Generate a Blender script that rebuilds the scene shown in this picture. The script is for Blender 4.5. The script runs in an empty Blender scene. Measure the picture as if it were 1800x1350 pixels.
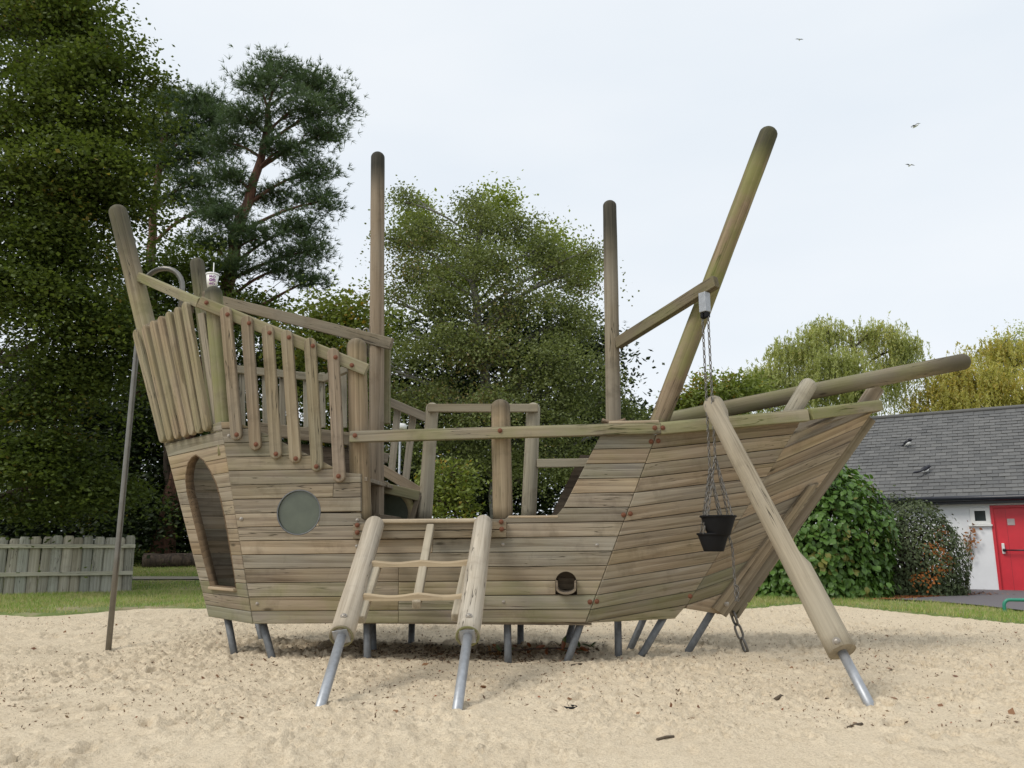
import bpy, bmesh, math, random
import numpy as np
from mathutils import Vector, Matrix
R = math.radians
SC = bpy.context.scene
COL = SC.collection
random.seed(4); RNG = np.random.default_rng(7)

# ------------------------------------------------------------------ camera
F_PX, PITCH, CAM_H = 1400.0, math.atan(280 / 1400), 1.12      # photograph is 1800 x 1350
cam_d = bpy.data.cameras.new('camera'); cam = bpy.data.objects.new('camera', cam_d)
COL.objects.link(cam); SC.camera = cam
cam.location = (0, 0, CAM_H); cam.rotation_euler = (R(90) + PITCH, 0, 0)
cam_d.sensor_width = 36; cam_d.lens = F_PX / 1800 * 36; cam_d.clip_start = .05; cam_d.clip_end = 900

# ------------------------------------------------------------------ sky and sun (overcast)
SUN_EL, SUN_AZ = R(50), R(-122)     # azimuth measured from +Y towards +X
w = bpy.data.worlds.new('World'); SC.world = w; w.use_nodes = True
nt = w.node_tree; nt.nodes.clear()
def wn(t, **k):
    n = nt.nodes.new(t)
    for a, b in k.items(): setattr(n, a, b)
    return n
sky = wn('ShaderNodeTexSky', sky_type='NISHITA', sun_disc=False, sun_elevation=SUN_EL, sun_rotation=SUN_AZ)
tc = wn('ShaderNodeTexCoord'); mp = wn('ShaderNodeMapping'); mp.inputs['Scale'].default_value = (1, 1, 3.2)
nz = wn('ShaderNodeTexNoise'); nz.inputs['Scale'].default_value = 1.7; nz.inputs['Detail'].default_value = 5
nz.inputs['Roughness'].default_value = .45
cr = wn('ShaderNodeValToRGB')
cr.color_ramp.elements[0].position = .32; cr.color_ramp.elements[0].color = (.62, .672, .725, 1)
cr.color_ramp.elements[1].position = .66; cr.color_ramp.elements[1].color = (.70, .73, .76, 1)
sc10 = wn('ShaderNodeVectorMath', operation='SCALE'); sc10.inputs['Scale'].default_value = 10
mx = wn('ShaderNodeMix', data_type='RGBA'); mx.inputs['Factor'].default_value = .93
bg = wn('ShaderNodeBackground'); bg.inputs['Strength'].default_value = .1
wo = wn('ShaderNodeOutputWorld'); L = nt.links.new
L(tc.outputs['Generated'], mp.inputs['Vector']); L(mp.outputs[0], nz.inputs['Vector']); L(nz.outputs['Fac'], cr.inputs['Fac'])
L(cr.outputs['Color'], sc10.inputs[0]); L(sky.outputs['Color'], mx.inputs['A']); L(sc10.outputs[0], mx.inputs['B'])
L(mx.outputs['Result'], bg.inputs['Color']); L(bg.outputs[0], wo.inputs['Surface'])
sun_d = bpy.data.lights.new('sun', 'SUN'); sun_d.energy = 1.5; sun_d.angle = R(22); sun_d.color = (1, .95, .87)
sun = bpy.data.objects.new('sun', sun_d); COL.objects.link(sun)
sdir = Vector((math.sin(SUN_AZ) * math.cos(SUN_EL), math.cos(SUN_AZ) * math.cos(SUN_EL), math.sin(SUN_EL)))
sun.rotation_euler = sdir.to_track_quat('Z', 'Y').to_euler(); sun.location = sdir * 60
SC.view_settings.view_transform = 'Standard'; SC.view_settings.look = 'None'
SC.view_settings.exposure = 0.42; SC.view_settings.gamma = 1

# ------------------------------------------------------------------ pixel -> place
CAM = Vector((0, 0, CAM_H)); cp, sp = math.cos(PITCH), math.sin(PITCH)
def ray(px, py):
    u, v = (px - 900) / F_PX, (675 - py) / F_PX
    return Vector((u, cp - v * sp, sp + v * cp))
def hit(px, py, p0, n):
    d = ray(px, py); return CAM + d * ((p0 - CAM).dot(n) / d.dot(n))
def G(px, py, z=0): return hit(px, py, Vector((0, 0, z)), Vector((0, 0, 1)))
def PY(px, py, Y): return hit(px, py, Vector((0, Y, 0)), Vector((0, 1, 0)))
AL = R(4.6)
SDIR = Vector((math.cos(AL), -math.sin(AL), 0)); TDIR = Vector((math.sin(AL), math.cos(AL), 0)); UP = Vector((0, 0, 1))
B0 = Vector((-2.97, 8.25, 0))
def S(px, py, d): return hit(px, py, B0 + TDIR * d, TDIR)      # d metres behind the ship's near side

# ------------------------------------------------------------------ helpers
WORLD = {}
def tag(o, label=None, cat=None, group=None, kind=None):
    if label: o['label'] = label
    if cat: o['category'] = cat
    if group: o['group'] = group
    if kind: o['kind'] = kind
    return o
def empty(name, loc, label=None, cat=None, group=None):
    o = bpy.data.objects.new(name, None); COL.objects.link(o); o.empty_display_size = .2
    M = Matrix.Translation(loc); o.matrix_basis = M; WORLD[o] = M
    return tag(o, label, cat, group)
def put(name, me, M=None, mat=None, parent=None, smooth=False, color=None):
    o = bpy.data.objects.new(name, me); COL.objects.link(o)
    M = M or Matrix.Identity(4); WORLD[o] = M
    if parent: o.parent = parent; o.matrix_basis = WORLD[parent].inverted() @ M
    else: o.matrix_basis = M
    if mat and not me.materials: me.materials.append(mat)
    if smooth: me.polygons.foreach_set('use_smooth', [True] * len(me.polygons))
    if color: o.color = color
    return o
def frame(org, x, z):
    x = Vector(x).normalized(); z = Vector(z); z = (z - x * z.dot(x)).normalized(); y = z.cross(x)
    return Matrix(((x.x, y.x, z.x, org.x), (x.y, y.y, z.y, org.y), (x.z, y.z, z.z, org.z), (0, 0, 0, 1)))
def npmesh(name, V, Fc):
    V = np.asarray(V, np.float32); Fc = np.asarray(Fc, np.int32); me = bpy.data.meshes.new(name); m, k = Fc.shape
    me.vertices.add(len(V)); me.vertices.foreach_set('co', V.ravel())
    me.loops.add(m * k); me.loops.foreach_set('vertex_index', Fc.ravel())
    me.polygons.add(m); me.polygons.foreach_set('loop_start', np.arange(0, m * k, k, dtype=np.int32))
    me.update(calc_edges=True); return me
def bm_mesh(name, bm):
    bmesh.ops.recalc_face_normals(bm, faces=bm.faces[:])
    me = bpy.data.meshes.new(name); bm.to_mesh(me); bm.free(); return me
def tint(v=.12, algae=0.):
    b = 1 + random.uniform(-v, v); h = random.uniform(-.05, .05)
    return (b * (1 + h), b, b * (1 - h), algae)
def box_mesh(name, l, wd, h, bev=.006, seg=2, topbev=None):
    bm = bmesh.new(); bmesh.ops.create_cube(bm, size=1)
    bmesh.ops.scale(bm, vec=(l, wd, h), verts=bm.verts)
    if topbev:
        e = [e for e in bm.edges if all(v.co.z > 0 for v in e.verts) and abs(e.verts[0].co.y - e.verts[1].co.y) < 1e-6]
        bmesh.ops.bevel(bm, geom=e, offset=topbev, segments=3, affect='EDGES', profile=.5)
    if bev: bmesh.ops.bevel(bm, geom=bm.edges[:], offset=min(bev, .3 * min(l, wd, h)), segments=seg, affect='EDGES', profile=.5, clamp_overlap=True)
    return bm_mesh(name, bm)
def beam(name, a, b, wd, h, mat, parent, up=UP, color=None, bev=.008, topbev=None, cat=None):
    """box from a to b: h along up, wd across"""
    a, b = Vector(a), Vector(b)
    return put(name, box_mesh(name, (b - a).length, wd, h, bev, topbev=topbev), frame((a + b) / 2, b - a, up), mat, parent, color=color or tint())
def ring_profile(pts, rad, seg, jit=0, sd=0, flat=None):
    """tube through local points (array n,3) along +x-ish path; returns V,F quads"""
    pts = np.asarray(pts, float); rad = np.asarray(rad, float); n = len(pts)
    tg = np.gradient(pts, axis=0); tg /= np.linalg.norm(tg, axis=1)[:, None] + 1e-9
    ref = np.array([0, 0, 1.]) if abs(tg[0, 2]) < .8 else np.array([0, 1., 0])
    a = np.zeros_like(tg); v = np.cross(tg[0], ref); a[0] = v / np.linalg.norm(v)
    for k in range(1, n): v = a[k - 1] - tg[k] * (a[k - 1] @ tg[k]); a[k] = v / (np.linalg.norm(v) + 1e-12)
    b = np.cross(tg, a)
    th = np.linspace(0, 2 * np.pi, seg, endpoint=False)
    V = pts[:, None, :] + rad[:, None, None] * (np.cos(th)[None, :, None] * a[:, None, :] + np.sin(th)[None, :, None] * b[:, None, :])
    i = np.arange(n - 1)[:, None] * seg; j = np.arange(seg)[None, :]; j2 = (j + 1) % seg
    Fq = np.stack([i + j, i + j2, i + seg + j2, i + seg + j], -1).reshape(-1, 4)
    return V.reshape(-1, 3), Fq
def log(name, a, b, r0, r1, mat, parent, dome0=False, dome1=True, color=None, seg=20, wob=.012, cut=None, stain=None):
    a, b = Vector(a), Vector(b); l = (b - a).length
    xs, rs = [], []
    if dome0: 
        for k in range(5): t = math.pi / 2 * k / 5; xs.append(r0 * .9 * (1 - math.sin(t)) * 0 + r0 * .85 * (1 - math.cos(math.pi / 2 - t))); rs.append(max(.002, r0 * math.sin(t)))
        xs = [r0 * .85 * (1 - math.cos(math.pi / 2 * k / 5)) for k in range(5)]; rs = [max(.002, r0 * math.sin(math.pi / 2 * k / 5)) for k in range(5)]
        # flat-to-round nose
        xs = [r0 * .85 * (1 - math.sqrt(max(0, 1 - (q / r0) ** 2))) for q in rs]
    n = max(4, int(l / .12))
    s0 = r0 * .85 if dome0 else 0; s1 = l - (r1 * .85 if dome1 else 0)
    body = list(np.linspace(s0, s1, n)); sd = random.random() * 50
    for x in body:
        r = r0 + (r1 - r0) * (x / l); xs.append(x)
        rs.append(r * (1 + wob * (math.sin(x * 3.1 + sd) + .6 * math.sin(x * 9.7 + sd * 2))))
    if dome1:
        for k in range(1, 6):
            q = r1 * math.cos(math.pi / 2 * k / 5); xs.append(s1 + r1 * .85 * math.sin(math.pi / 2 * k / 5)); rs.append(max(.002, q))
    pts = np.zeros((len(xs), 3)); pts[:, 0] = np.array(xs) - l / 2
    bow = .006 * l / 3
    pts[:, 2] += bow * np.sin(np.linspace(0, math.pi, len(xs)))
    V, Fq = ring_profile(pts, rs, seg)
    M = frame((a + b) / 2, b - a, UP if abs((b - a).normalized().z) < .9 else Vector((0, -1, 0)))
    if cut:      # flattened side: (dir world, depth fraction, t0, t1)
        dl = (M.to_3x3().inverted() @ Vector(cut[0])); dl = np.array(dl) ; dl[0] = 0; dl /= np.linalg.norm(dl)
        proj = V @ dl; t = (V[:, 0] + l / 2) / l; rr = r0 + (r1 - r0) * t
        k = np.clip((t - cut[2]) / .05, 0, 1) * np.clip((cut[3] - t) / .03, 0, 1); k = k * k * (3 - 2 * k)
        lim = rr * (1.0 + (cut[1] - 1.0) * k) ; ex = np.clip(proj - lim, 0, None)
        V = V - ex[:, None] * dl[None, :]
    me = npmesh(name, V, Fq); bm = bmesh.new(); bm.from_mesh(me)
    seg_v = list(bm.verts); bm.verts.ensure_lookup_table(); m = len(bm.verts)
    bm.faces.new([bm.verts[i] for i in range(seg)][::-1]); bm.faces.new([bm.verts[m - seg + i] for i in range(seg)])
    bpy.data.meshes.remove(me); me = bm_mesh(name, bm)
    if stain:    # weathered dark end: (length from the end b, strength)
        ca = me.color_attributes.new('stain', 'FLOAT_COLOR', 'POINT')
        vals = np.zeros((len(me.vertices), 4), np.float32); co = np.zeros(len(me.vertices) * 3, np.float32); me.vertices.foreach_get('co', co)
        x = co.reshape(-1, 3)[:, 0] + l / 2; vals[:, 0] = np.clip((x - (l - stain[0])) / stain[0] * 1.6, 0, 1) * stain[1]; vals[:, 3] = 1
        ca.data.foreach_set('color', vals.ravel())
    o = put(name, me, M, mat, parent, smooth=True, color=color or tint())
    fl = [len(p.vertices) > 5 for p in me.polygons]
    for p, f in zip(me.polygons, fl): p.use_smooth = not f
    return o
def outline_mesh(name, poly, thick, bev=.008, segs=2):
    """poly: local xy points; front at z=0, back at -thick; front edges rounded"""
    area = sum(poly[i][0] * poly[(i + 1) % len(poly)][1] - poly[(i + 1) % len(poly)][0] * poly[i][1] for i in range(len(poly)))
    if area < 0: poly = poly[::-1]
    bm = bmesh.new(); fv = [bm.verts.new((p[0], p[1], p[2] if len(p) > 2 else 0)) for p in poly]
    bv = [bm.verts.new((p[0], p[1], (p[2] if len(p) > 2 else 0) - thick)) for p in poly]; n = len(poly)
    f = bm.faces.new(fv); bm.faces.new(bv[::-1])
    for i in range(n): bm.faces.new([fv[i], bv[i], bv[(i + 1) % n], fv[(i + 1) % n]])
    if bev: bmesh.ops.bevel(bm, geom=list(f.edges), offset=bev, segments=segs, affect='EDGES', profile=.5, clamp_overlap=True)
    return bm_mesh(name, bm)
def slat(name, a, b, wd, thick, n, mat, parent, color=None):
    """round-ended board, face outward along n, back face on the line a-b"""
    a, b = Vector(a), Vector(b); l = (b - a).length; h = wd / 2; pts = []
    for sx, t0 in ((1, -90), (-1, 90)):
        for k in range(9):
            t = R(t0 + 180 * k / 8); pts.append((sx * (l / 2 - h) + h * math.cos(t), h * math.sin(t)))
    me = outline_mesh(name, pts, thick, .012, 2); M = frame((a + b) / 2, b - a, n)
    M = M @ Matrix.Translation((0, 0, thick))
    return put(name, me, M, mat, parent, color=color or tint())
def plank(name, poly, n, thick, grain, mat, parent, color=None, bev=.005):
    c = sum(poly, Vector()) / len(poly); M = frame(c, grain, n); Mi = M.inverted()
    me = outline_mesh(name, [tuple(Mi @ p) for p in poly], thick, bev, 1)
    return put(name, me, M, mat, parent, color=color or tint(.13))
def pipe(name, pts, r, mat, parent=None, seg=14, color=None, bend=None):
    pts = [Vector(p) for p in pts]; o = pts[0].copy(); x = pts[-1] - pts[0]
    loc = [tuple(p - o) for p in pts]
    V, Fq = ring_profile(np.array(loc), [r] * len(loc), seg); me = npmesh(name, V, Fq)
    bm = bmesh.new(); bm.from_mesh(me); bm.verts.ensure_lookup_table(); m = len(bm.verts)
    bm.faces.new([bm.verts[i] for i in range(seg)][::-1]); bm.faces.new([bm.verts[m - seg + i] for i in range(seg)])
    bpy.data.meshes.remove(me); me = bm_mesh(name, bm)
    ob = put(name, me, Matrix.Translation(o), mat, parent, smooth=True, color=color)
    for p in me.polygons: p.use_smooth = len(p.vertices) < 6
    return ob
def clip(poly, p, n):
    out = []
    for i in range(len(poly)):
        a, b = poly[i], poly[(i + 1) % len(poly)]
        da = (a[0] - p[0]) * n[0] + (a[1] - p[1]) * n[1]; db = (b[0] - p[0]) * n[0] + (b[1] - p[1]) * n[1]
        if da >= 0: out.append(a)
        if da * db < 0: t = da / (da - db); out.append((a[0] + (b[0] - a[0]) * t, a[1] + (b[1] - a[1]) * t))
    q = []
    for a in out:
        if not q or math.hypot(a[0] - q[-1][0], a[1] - q[-1][1]) > .004: q.append(a)
    if len(q) > 2 and math.hypot(q[0][0] - q[-1][0], q[0][1] - q[-1][1]) < .004: q.pop()
    return q if len(q) > 2 else []

# smooth value noise in numpy
def _h(ix, iy, s):
    n = (ix.astype(np.int64) * 374761393 + iy.astype(np.int64) * 668265263 + s * 1442695041) & 0xffffffff
    n = ((n ^ (n >> 13)) * 1274126177) & 0xffffffff
    return ((n ^ (n >> 16)) & 0xffff) / 65535.0
def vnoise(x, y, s=0):
    ix, iy = np.floor(x), np.floor(y); fx, fy = x - ix, y - iy
    fx = fx ** 3 * (fx * (fx * 6 - 15) + 10); fy = fy ** 3 * (fy * (fy * 6 - 15) + 10)
    a, b, c, d = _h(ix, iy, s), _h(ix + 1, iy, s), _h(ix, iy + 1, s), _h(ix + 1, iy + 1, s)
    return (a + (b - a) * fx) * (1 - fy) + (c + (d - c) * fx) * fy
def fbm(x, y, s=0, o=4):
    v, a, t = 0, .5, 0
    for k in range(o): v = v + a * vnoise(x * 2 ** k + 17.3 * k, y * 2 ** k + 5.1 * k, s + k); t += a; a *= .5
    return v / t

# ------------------------------------------------------------------ materials
class NT:
    def __init__(s, name):
        s.m = bpy.data.materials.new(name); s.m.use_nodes = True; s.t = s.m.node_tree; s.t.nodes.clear()
        s.out = s.t.nodes.new('ShaderNodeOutputMaterial')
    def n(s, t, inp=None, **k):
        nd = s.t.nodes.new('ShaderNode' + t)
        for a, b in k.items(): setattr(nd, a, b)
        for a, b in (inp or {}).items():
            if hasattr(b, 'links') or isinstance(b, bpy.types.NodeSocket): s.t.links.new(b, nd.inputs[a])
            else: nd.inputs[a].default_value = b
        return nd
    def ramp(s, fac, stops):
        nd = s.n('ValToRGB', {'Fac': fac}); e = nd.color_ramp.elements
        while len(e) < len(stops): e.new(.5)
        for q, (p, c) in zip(e, stops): q.position = p; q.color = (c, c, c, 1) if not isinstance(c, tuple) else (*c[:3], 1)
        return nd.outputs['Color']
    def mix(s, f, a, b, blend='MIX'):
        nd = s.n('Mix', data_type='RGBA', blend_type=blend)
        for k, v in (('Factor', f), ('A', a), ('B', b)):
            if isinstance(v, bpy.types.NodeSocket): s.t.links.new(v, nd.inputs[k])
            elif k == 'Factor': nd.inputs[0].default_value = v
            else: nd.inputs[6 if k == 'A' else 7].default_value = (*v[:3], 1)
        if isinstance(f, bpy.types.NodeSocket): s.t.links.new(f, nd.inputs[0])
        if isinstance(a, bpy.types.NodeSocket): s.t.links.new(a, nd.inputs[6])
        if isinstance(b, bpy.types.NodeSocket): s.t.links.new(b, nd.inputs[7])
        return nd.outputs[2]
    def math(s, op, a, b=0., c=None, clamp=False):
        nd = s.n('Math', operation=op, use_clamp=clamp)
        for i, v in enumerate((a, b) if c is None else (a, b, c)):
            if isinstance(v, bpy.types.NodeSocket): s.t.links.new(v, nd.inputs[i])
            else: nd.inputs[i].default_value = v
        return nd.outputs[0]
    def noise(s, vec, scale, detail=4, rough=.55, dist=0., out='Fac'):
        i = {'Scale': scale, 'Detail': detail, 'Roughness': rough, 'Distortion': dist}
        if vec is not None: i['Vector'] = vec
        return s.n('TexNoise', i).outputs[out]
    def mapping(s, vec, scale=(1, 1, 1), loc=None):
        i = {'Vector': vec, 'Scale': scale}
        if loc is not None: i['Location'] = loc
        return s.n('Mapping', i).outputs[0]
    def bsdf(s, color, rough=.7, bump=None, bstr=.3, bdist=.01, **k):
        i = {'Base Color': color if isinstance(color, bpy.types.NodeSocket) else (*color[:3], 1), 'Roughness': rough}
        i.update(k); b = s.n('BsdfPrincipled', i)
        if bump is not None:
            bn = s.n('Bump', {'Height': bump, 'Strength': bstr, 'Distance': bdist}); s.t.links.new(bn.outputs[0], b.inputs['Normal'])
        return b.outputs[0]
    def done(s, sh): s.t.links.new(sh, s.out.inputs['Surface']); return s.m
def wood(name, dark, mid, lite, grey=(.25, .24, .21), greyamt=.4, cracks=.5, rings=1.0):
    m = NT(name); oi = m.n('ObjectInfo'); tc = m.n('TexCoord').outputs['Object']
    off = m.n('CombineXYZ', {'X': m.math('MULTIPLY', oi.outputs['Random'], 37.), 'Y': m.math('MULTIPLY', oi.outputs['Random'], 91.), 'Z': m.math('MULTIPLY', oi.outputs['Random'], 13.)}).outputs[0]
    v = m.n('VectorMath', {0: tc, 1: off}, operation='ADD').outputs[0]
    vs = m.mapping(v, (.6, 4, 4)); big = m.noise(vs, 1.0, 3, .5, .6)
    bands = m.n('TexWave', {'Vector': m.mapping(v, (.16, 4.2, 4.2)), 'Scale': 1.0, 'Distortion': 9.0, 'Detail': 2.5, 'Detail Scale': .9, 'Detail Roughness': .55}, wave_type='BANDS', bands_direction='Y', wave_profile='SAW').outputs['Fac']
    fine = m.noise(m.mapping(v, (2.2, 75, 75)), 1.0, 4, .65)
    g = m.math('ADD', m.math('MULTIPLY', bands, .16 * rings), m.math('MULTIPLY', fine, .34)); g = m.math('ADD', g, m.math('MULTIPLY', big, .40))
    col = m.ramp(g, [(.26, dark), (.45, mid), (.66, lite)])
    patch = m.noise(m.mapping(v, (1.1, 2.5, 2.5)), 1.0, 3, .6)
    col = m.mix(m.ramp(patch, [(.40, 0.), (.68, greyamt)]), col, m.mix(.55, col, grey))
    # knots
    vo = m.n('TexVoronoi', {'Vector': m.mapping(v, (1.35, 4.2, 4.2)), 'Scale': 1.0, 'Randomness': 1.0}, feature='F1')
    kn = m.ramp(vo.outputs['Distance'], [(.035, 1.), (.085, 0.)])
    sel = m.math('GREATER_THAN', m.n('SeparateColor', {'Color': vo.outputs['Color']}).outputs[0], .62)
    kn = m.math('MULTIPLY', kn, sel); col = m.mix(m.math('MULTIPLY', kn, .75), col, tuple(c * .35 for c in dark))
    # drying cracks along the grain
    ck = m.noise(m.mapping(v, (.9, 24, 24)), 1.0, 2, .5); ck = m.ramp(m.math('ABSOLUTE', m.math('SUBTRACT', ck, .5)), [(.004, cracks), (.012, 0.)])
    gate = m.ramp(m.noise(m.mapping(v, (.8, 3, 3)), 1.0, 1), [(.52, 0.), (.60, 1.)]); ck = m.math('MULTIPLY', ck, gate)
    col = m.mix(ck, col, tuple(c * .22 for c in dark))
    # water stains across boards
    st = m.noise(m.mapping(v, (3.5, 2.2, 2.2)), 1.0, 5, .68); col = m.mix(m.ramp(st, [(.55, 0.), (.74, .42)]), col, tuple(c * .75 for c in dark))
    col = m.mix(1., col, oi.outputs['Color'], 'MULTIPLY')
    al = m.noise(m.mapping(v, (1.6, 3.4, 3.4)), 1.0, 4, .6); al = m.ramp(al, [(.40, 0.), (.62, 1.)])
    al = m.math('MULTIPLY', al, oi.outputs['Alpha'], clamp=True); col = m.mix(m.math('MULTIPLY', al, .6), col, (.175, .20, .05))
    sa = m.n('Attribute', attribute_name='stain', attribute_type='GEOMETRY'); sx = m.n('SeparateColor', {'Color': sa.outputs['Color']}).outputs[0]
    sx = m.math('MULTIPLY', sx, m.math('ADD', m.math('MULTIPLY', fine, .7), .55), clamp=True); col = m.mix(sx, col, (.035, .034, .026))
    bh = m.math('SUBTRACT', m.math('ADD', m.math('MULTIPLY', g, .6), m.math('MULTIPLY', fine, .3)), m.math('MULTIPLY', ck, .8))
    return m.done(m.bsdf(col, .78, bh, .35, .006, **{'Specular IOR Level': .25}))
W_PLANK = wood('weathered_plank', (.10, .070, .046), (.262, .210, .146), (.385, .326, .245), greyamt=.6, cracks=.8)
W_POST = wood('weathered_post', (.095, .073, .05), (.235, .193, .138), (.355, .305, .235), greyamt=.7, cracks=.95)
W_PALE = wood('bleached_log', (.22, .19, .145), (.43, .385, .31), (.57, .525, .43), grey=(.42, .41, .37), greyamt=.6, cracks=.9, rings=.5)
W_WORN = wood('worn_edge', (.28, .215, .14), (.43, .345, .235), (.54, .45, .32), greyamt=.4)
W_FENCE = wood('fence_wood', (.20, .185, .145), (.36, .34, .28), (.50, .48, .405), grey=(.34, .335, .29), greyamt=.8, cracks=.9)
def simple(name, c, rough=.6, var=.12, scale=8., metal=0., bstr=.1, **k):
    m = NT(name); tcn = m.n('TexCoord').outputs['Object']; n = m.noise(tcn, scale, 5, .6)
    col = m.mix(n, tuple(x * (1 - var * 1.4) for x in c), tuple(min(1, x * (1 + var * 1.4)) for x in c))
    return m.done(m.bsdf(col, rough, n, bstr, .004, Metallic=metal, **k))
STEEL = simple('galvanised_steel', (.36, .375, .395), .45, .30, 22, .5)
DSTEEL = simple('dull_steel', (.15, .158, .165), .6, .4, 22, .35)
CHROME = simple('stainless_steel', (.20, .19, .17), .38, .25, 9, .8)
CHAIN = simple('chain_steel', (.17, .16, .145), .42, .35, 30, .7)
RUST = simple('rusty_steel', (.16, .06, .03), .75, .4, 60, .2)
BOLTM = simple('bolt_steel', (.33, .30, .26), .45, .3, 40, .6)
RUBBER = simple('black_rubber', (.008, .008, .009), .7, .3, 12, **{'Specular IOR Level': .2})
ACRYL = simple('green_acrylic', (.085, .098, .070), .22, .3, 5, **{'Specular IOR Level': .5, 'Coat Weight': .25, 'Coat Roughness': .25})
RING = simple('porthole_ring', (.24, .22, .16), .5, .2, 20)
WHITE = simple('white_plastic', (.78, .78, .76), .4, .03, 4)
PURPLE = simple('purple_print', (.17, .015, .20), .5, .05, 4)
RED = simple('red_paint', (.60, .03, .045), .38, .14, 3.0, bstr=.05)
RENDERW = simple('white_render', (.76, .77, .79), .85, .07, 3.5, bstr=.5)
GUTTER = simple('black_gutter', (.012, .014, .022), .35, .15, 6)
GREENP = simple('green_paint', (.03, .24, .16), .4, .1, 8)
GLASS = simple('dark_glass', (.03, .04, .04), .08, .2, 3)
BLACKP = simple('black_feather', (.012, .012, .02), .5, .2, 30)
WHITEP = simple('white_feather', (.75, .75, .74), .7, .05, 30)
GREYP = simple('grey_feather', (.27, .28, .30), .7, .1, 30)
def slate_mat():
    m = NT('slate'); oi = m.n('ObjectInfo'); isl = m.n('NewGeometry').outputs['Random Per Island']; r = m.math('FRACT', m.math('ADD', oi.outputs['Random'], isl))
    g = m.n('NewGeometry').outputs['Position']; n = m.noise(g, 5, 5, .6)
    col = m.ramp(r, [(0., (.095, .095, .094)), (.5, (.118, .117, .114)), (1., (.145, .143, .138))]); col = m.mix(m.ramp(n, [(.55, 0.), (.8, .35)]), col, (.085, .085, .07))
    return m.done(m.bsdf(col, .7, m.noise(g, 40, 3), .3, .005))
SLATE = slate_mat()
def bark(name, a, b, sc=(9, 9, 1.6)):
    m = NT(name); p = m.n('NewGeometry').outputs['Position']; n = m.noise(m.mapping(p, sc), 1.4, 5, .65, .4)
    return m.done(m.bsdf(m.ramp(n, [(.35, a), (.65, b)]), .9, n, .8, .04))
BARK = bark('brown_bark', (.025, .018, .013), (.10, .07, .05))
BARKP = bark('pine_bark', (.06, .03, .02), (.20, .095, .06))
BARKB = bark('pale_bark', (.06, .055, .045), (.30, .29, .26), (4, 4, 5))
def leafm(name, a, b, c=None, camt=.12, trans=.35, nscale=.55, rough=.55):
    """a..b per leaf, c = autumn colour in patches"""
    m = NT(name); ge = m.n('NewGeometry'); r = ge.outputs['Random Per Island']
    nl = m.noise(ge.outputs['Position'], 1.1, 3, .65); col = m.mix(m.math('ADD', m.math('MULTIPLY', m.ramp(nl, [(.34, 0.), (.66, 1.)]), .55), m.math('MULTIPLY', r, .45)), a, b)
    if c is not None:
        n = m.noise(ge.outputs['Position'], nscale, 3, .6); r2 = m.math('FRACT', m.math('MULTIPLY', r, 13.7))
        f = m.math('GREATER_THAN', m.math('ADD', m.math('MULTIPLY', n, .9), m.math('MULTIPLY', r2, .45)), 1.0 - camt * 1.6)
        col = m.mix(m.math('MULTIPLY', f, .85), col, c)
    b1 = m.bsdf(col, rough, **{'Specular IOR Level': .35}); tr = m.n('BsdfTranslucent', {'Color': m.mix(.5, col, m.mix(1., col, (1.5, 1.6, .5), 'MULTIPLY'))}).outputs[0]
    return m.done(m.n('MixShader', {0: trans, 1: b1, 2: tr}).outputs[0])
# ------------------------------------------------------------------ ground
EDGE_PX = [(0, 1083), (60, 1084), (120, 1081), (200, 1076), (260, 1071), (350, 1071), (600, 1069), (900, 1068), (1200, 1070), (1301, 1071), (1335, 1068),
           (1413, 1063), (1467, 1066), (1514, 1070), (1606, 1079), (1707, 1089), (1796, 1099)]
EP = [G(*p) for p in EDGE_PX]
EX = np.array([-30, -14] + [p.x for p in EP] + [9.5, 12, 30]); EY = np.array([7., 11.] + [p.y for p in EP] + [9.2, 6.5, 4])
def sand_edge(x, y): 
    """>0 inside the sand"""
    return np.interp(x, EX, EY) + .55 * (fbm(x * 1.1, y * .6, 3, 4) - .5) + .25 * (fbm(x * 4.5, y * 4.5, 8, 2) - .5) - y
def sm(t): t = np.clip(t, 0, 1); return t * t * (3 - 2 * t)
def tz(x, y):
    x = np.asarray(x, float); y = np.asarray(y, float)
    rise = .075 * np.clip(y - 19.0, 0, 7.5); lft = 1 - sm((x - 1.0) / 3.0)
    return rise * lft + .035 + .05 * (fbm(x * .35, y * .35, 21, 2) - .5) * (1 - .9 * sm((x - 5) / 2))
def ground_z(x, y):
    s = sand_edge(x, y); return np.where(s > 0, tz(x, y) - .25 * sm(s / .5), tz(x, y))
def grid(xs, ys, zf):
    X, Y = np.meshgrid(xs, ys); Z = zf(X, Y); n, m = X.shape
    V = np.stack([X, Y, Z], -1).reshape(-1, 3); i = (np.arange(n - 1)[:, None] * m + np.arange(m - 1)[None, :]).ravel()
    return V, np.stack([i, i + 1, i + m + 1, i + m], -1)
def axis(segs):
    out = [segs[0][0]]
    for a, b, st in segs: out += list(np.linspace(a, b, max(2, int(round((b - a) / st)) + 1))[1:])
    return np.array(out)
m = NT('turf'); gp = m.n('NewGeometry').outputs['Position']; n1 = m.noise(gp, .9, 5, .6); n2 = m.noise(gp, 22, 4, .7); sep = m.n('SeparateXYZ', {'Vector': gp})
col = m.mix(n2, (.08, .12, .025), (.20, .25, .075)); col = m.mix(m.ramp(n1, [(.50, 0.), (.64, .9)]), col, (.33, .27, .17))
wood_f = m.ramp(m.math('ADD', m.math('MULTIPLY', sep.outputs['Y'], .04), m.math('MULTIPLY', n1, .10)), [(1.02, 0.), (1.10, 1.)]); col = m.mix(wood_f, col, (.030, .024, .015))
TURF = m.done(m.bsdf(col, .95, n2, .6, .03))
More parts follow.
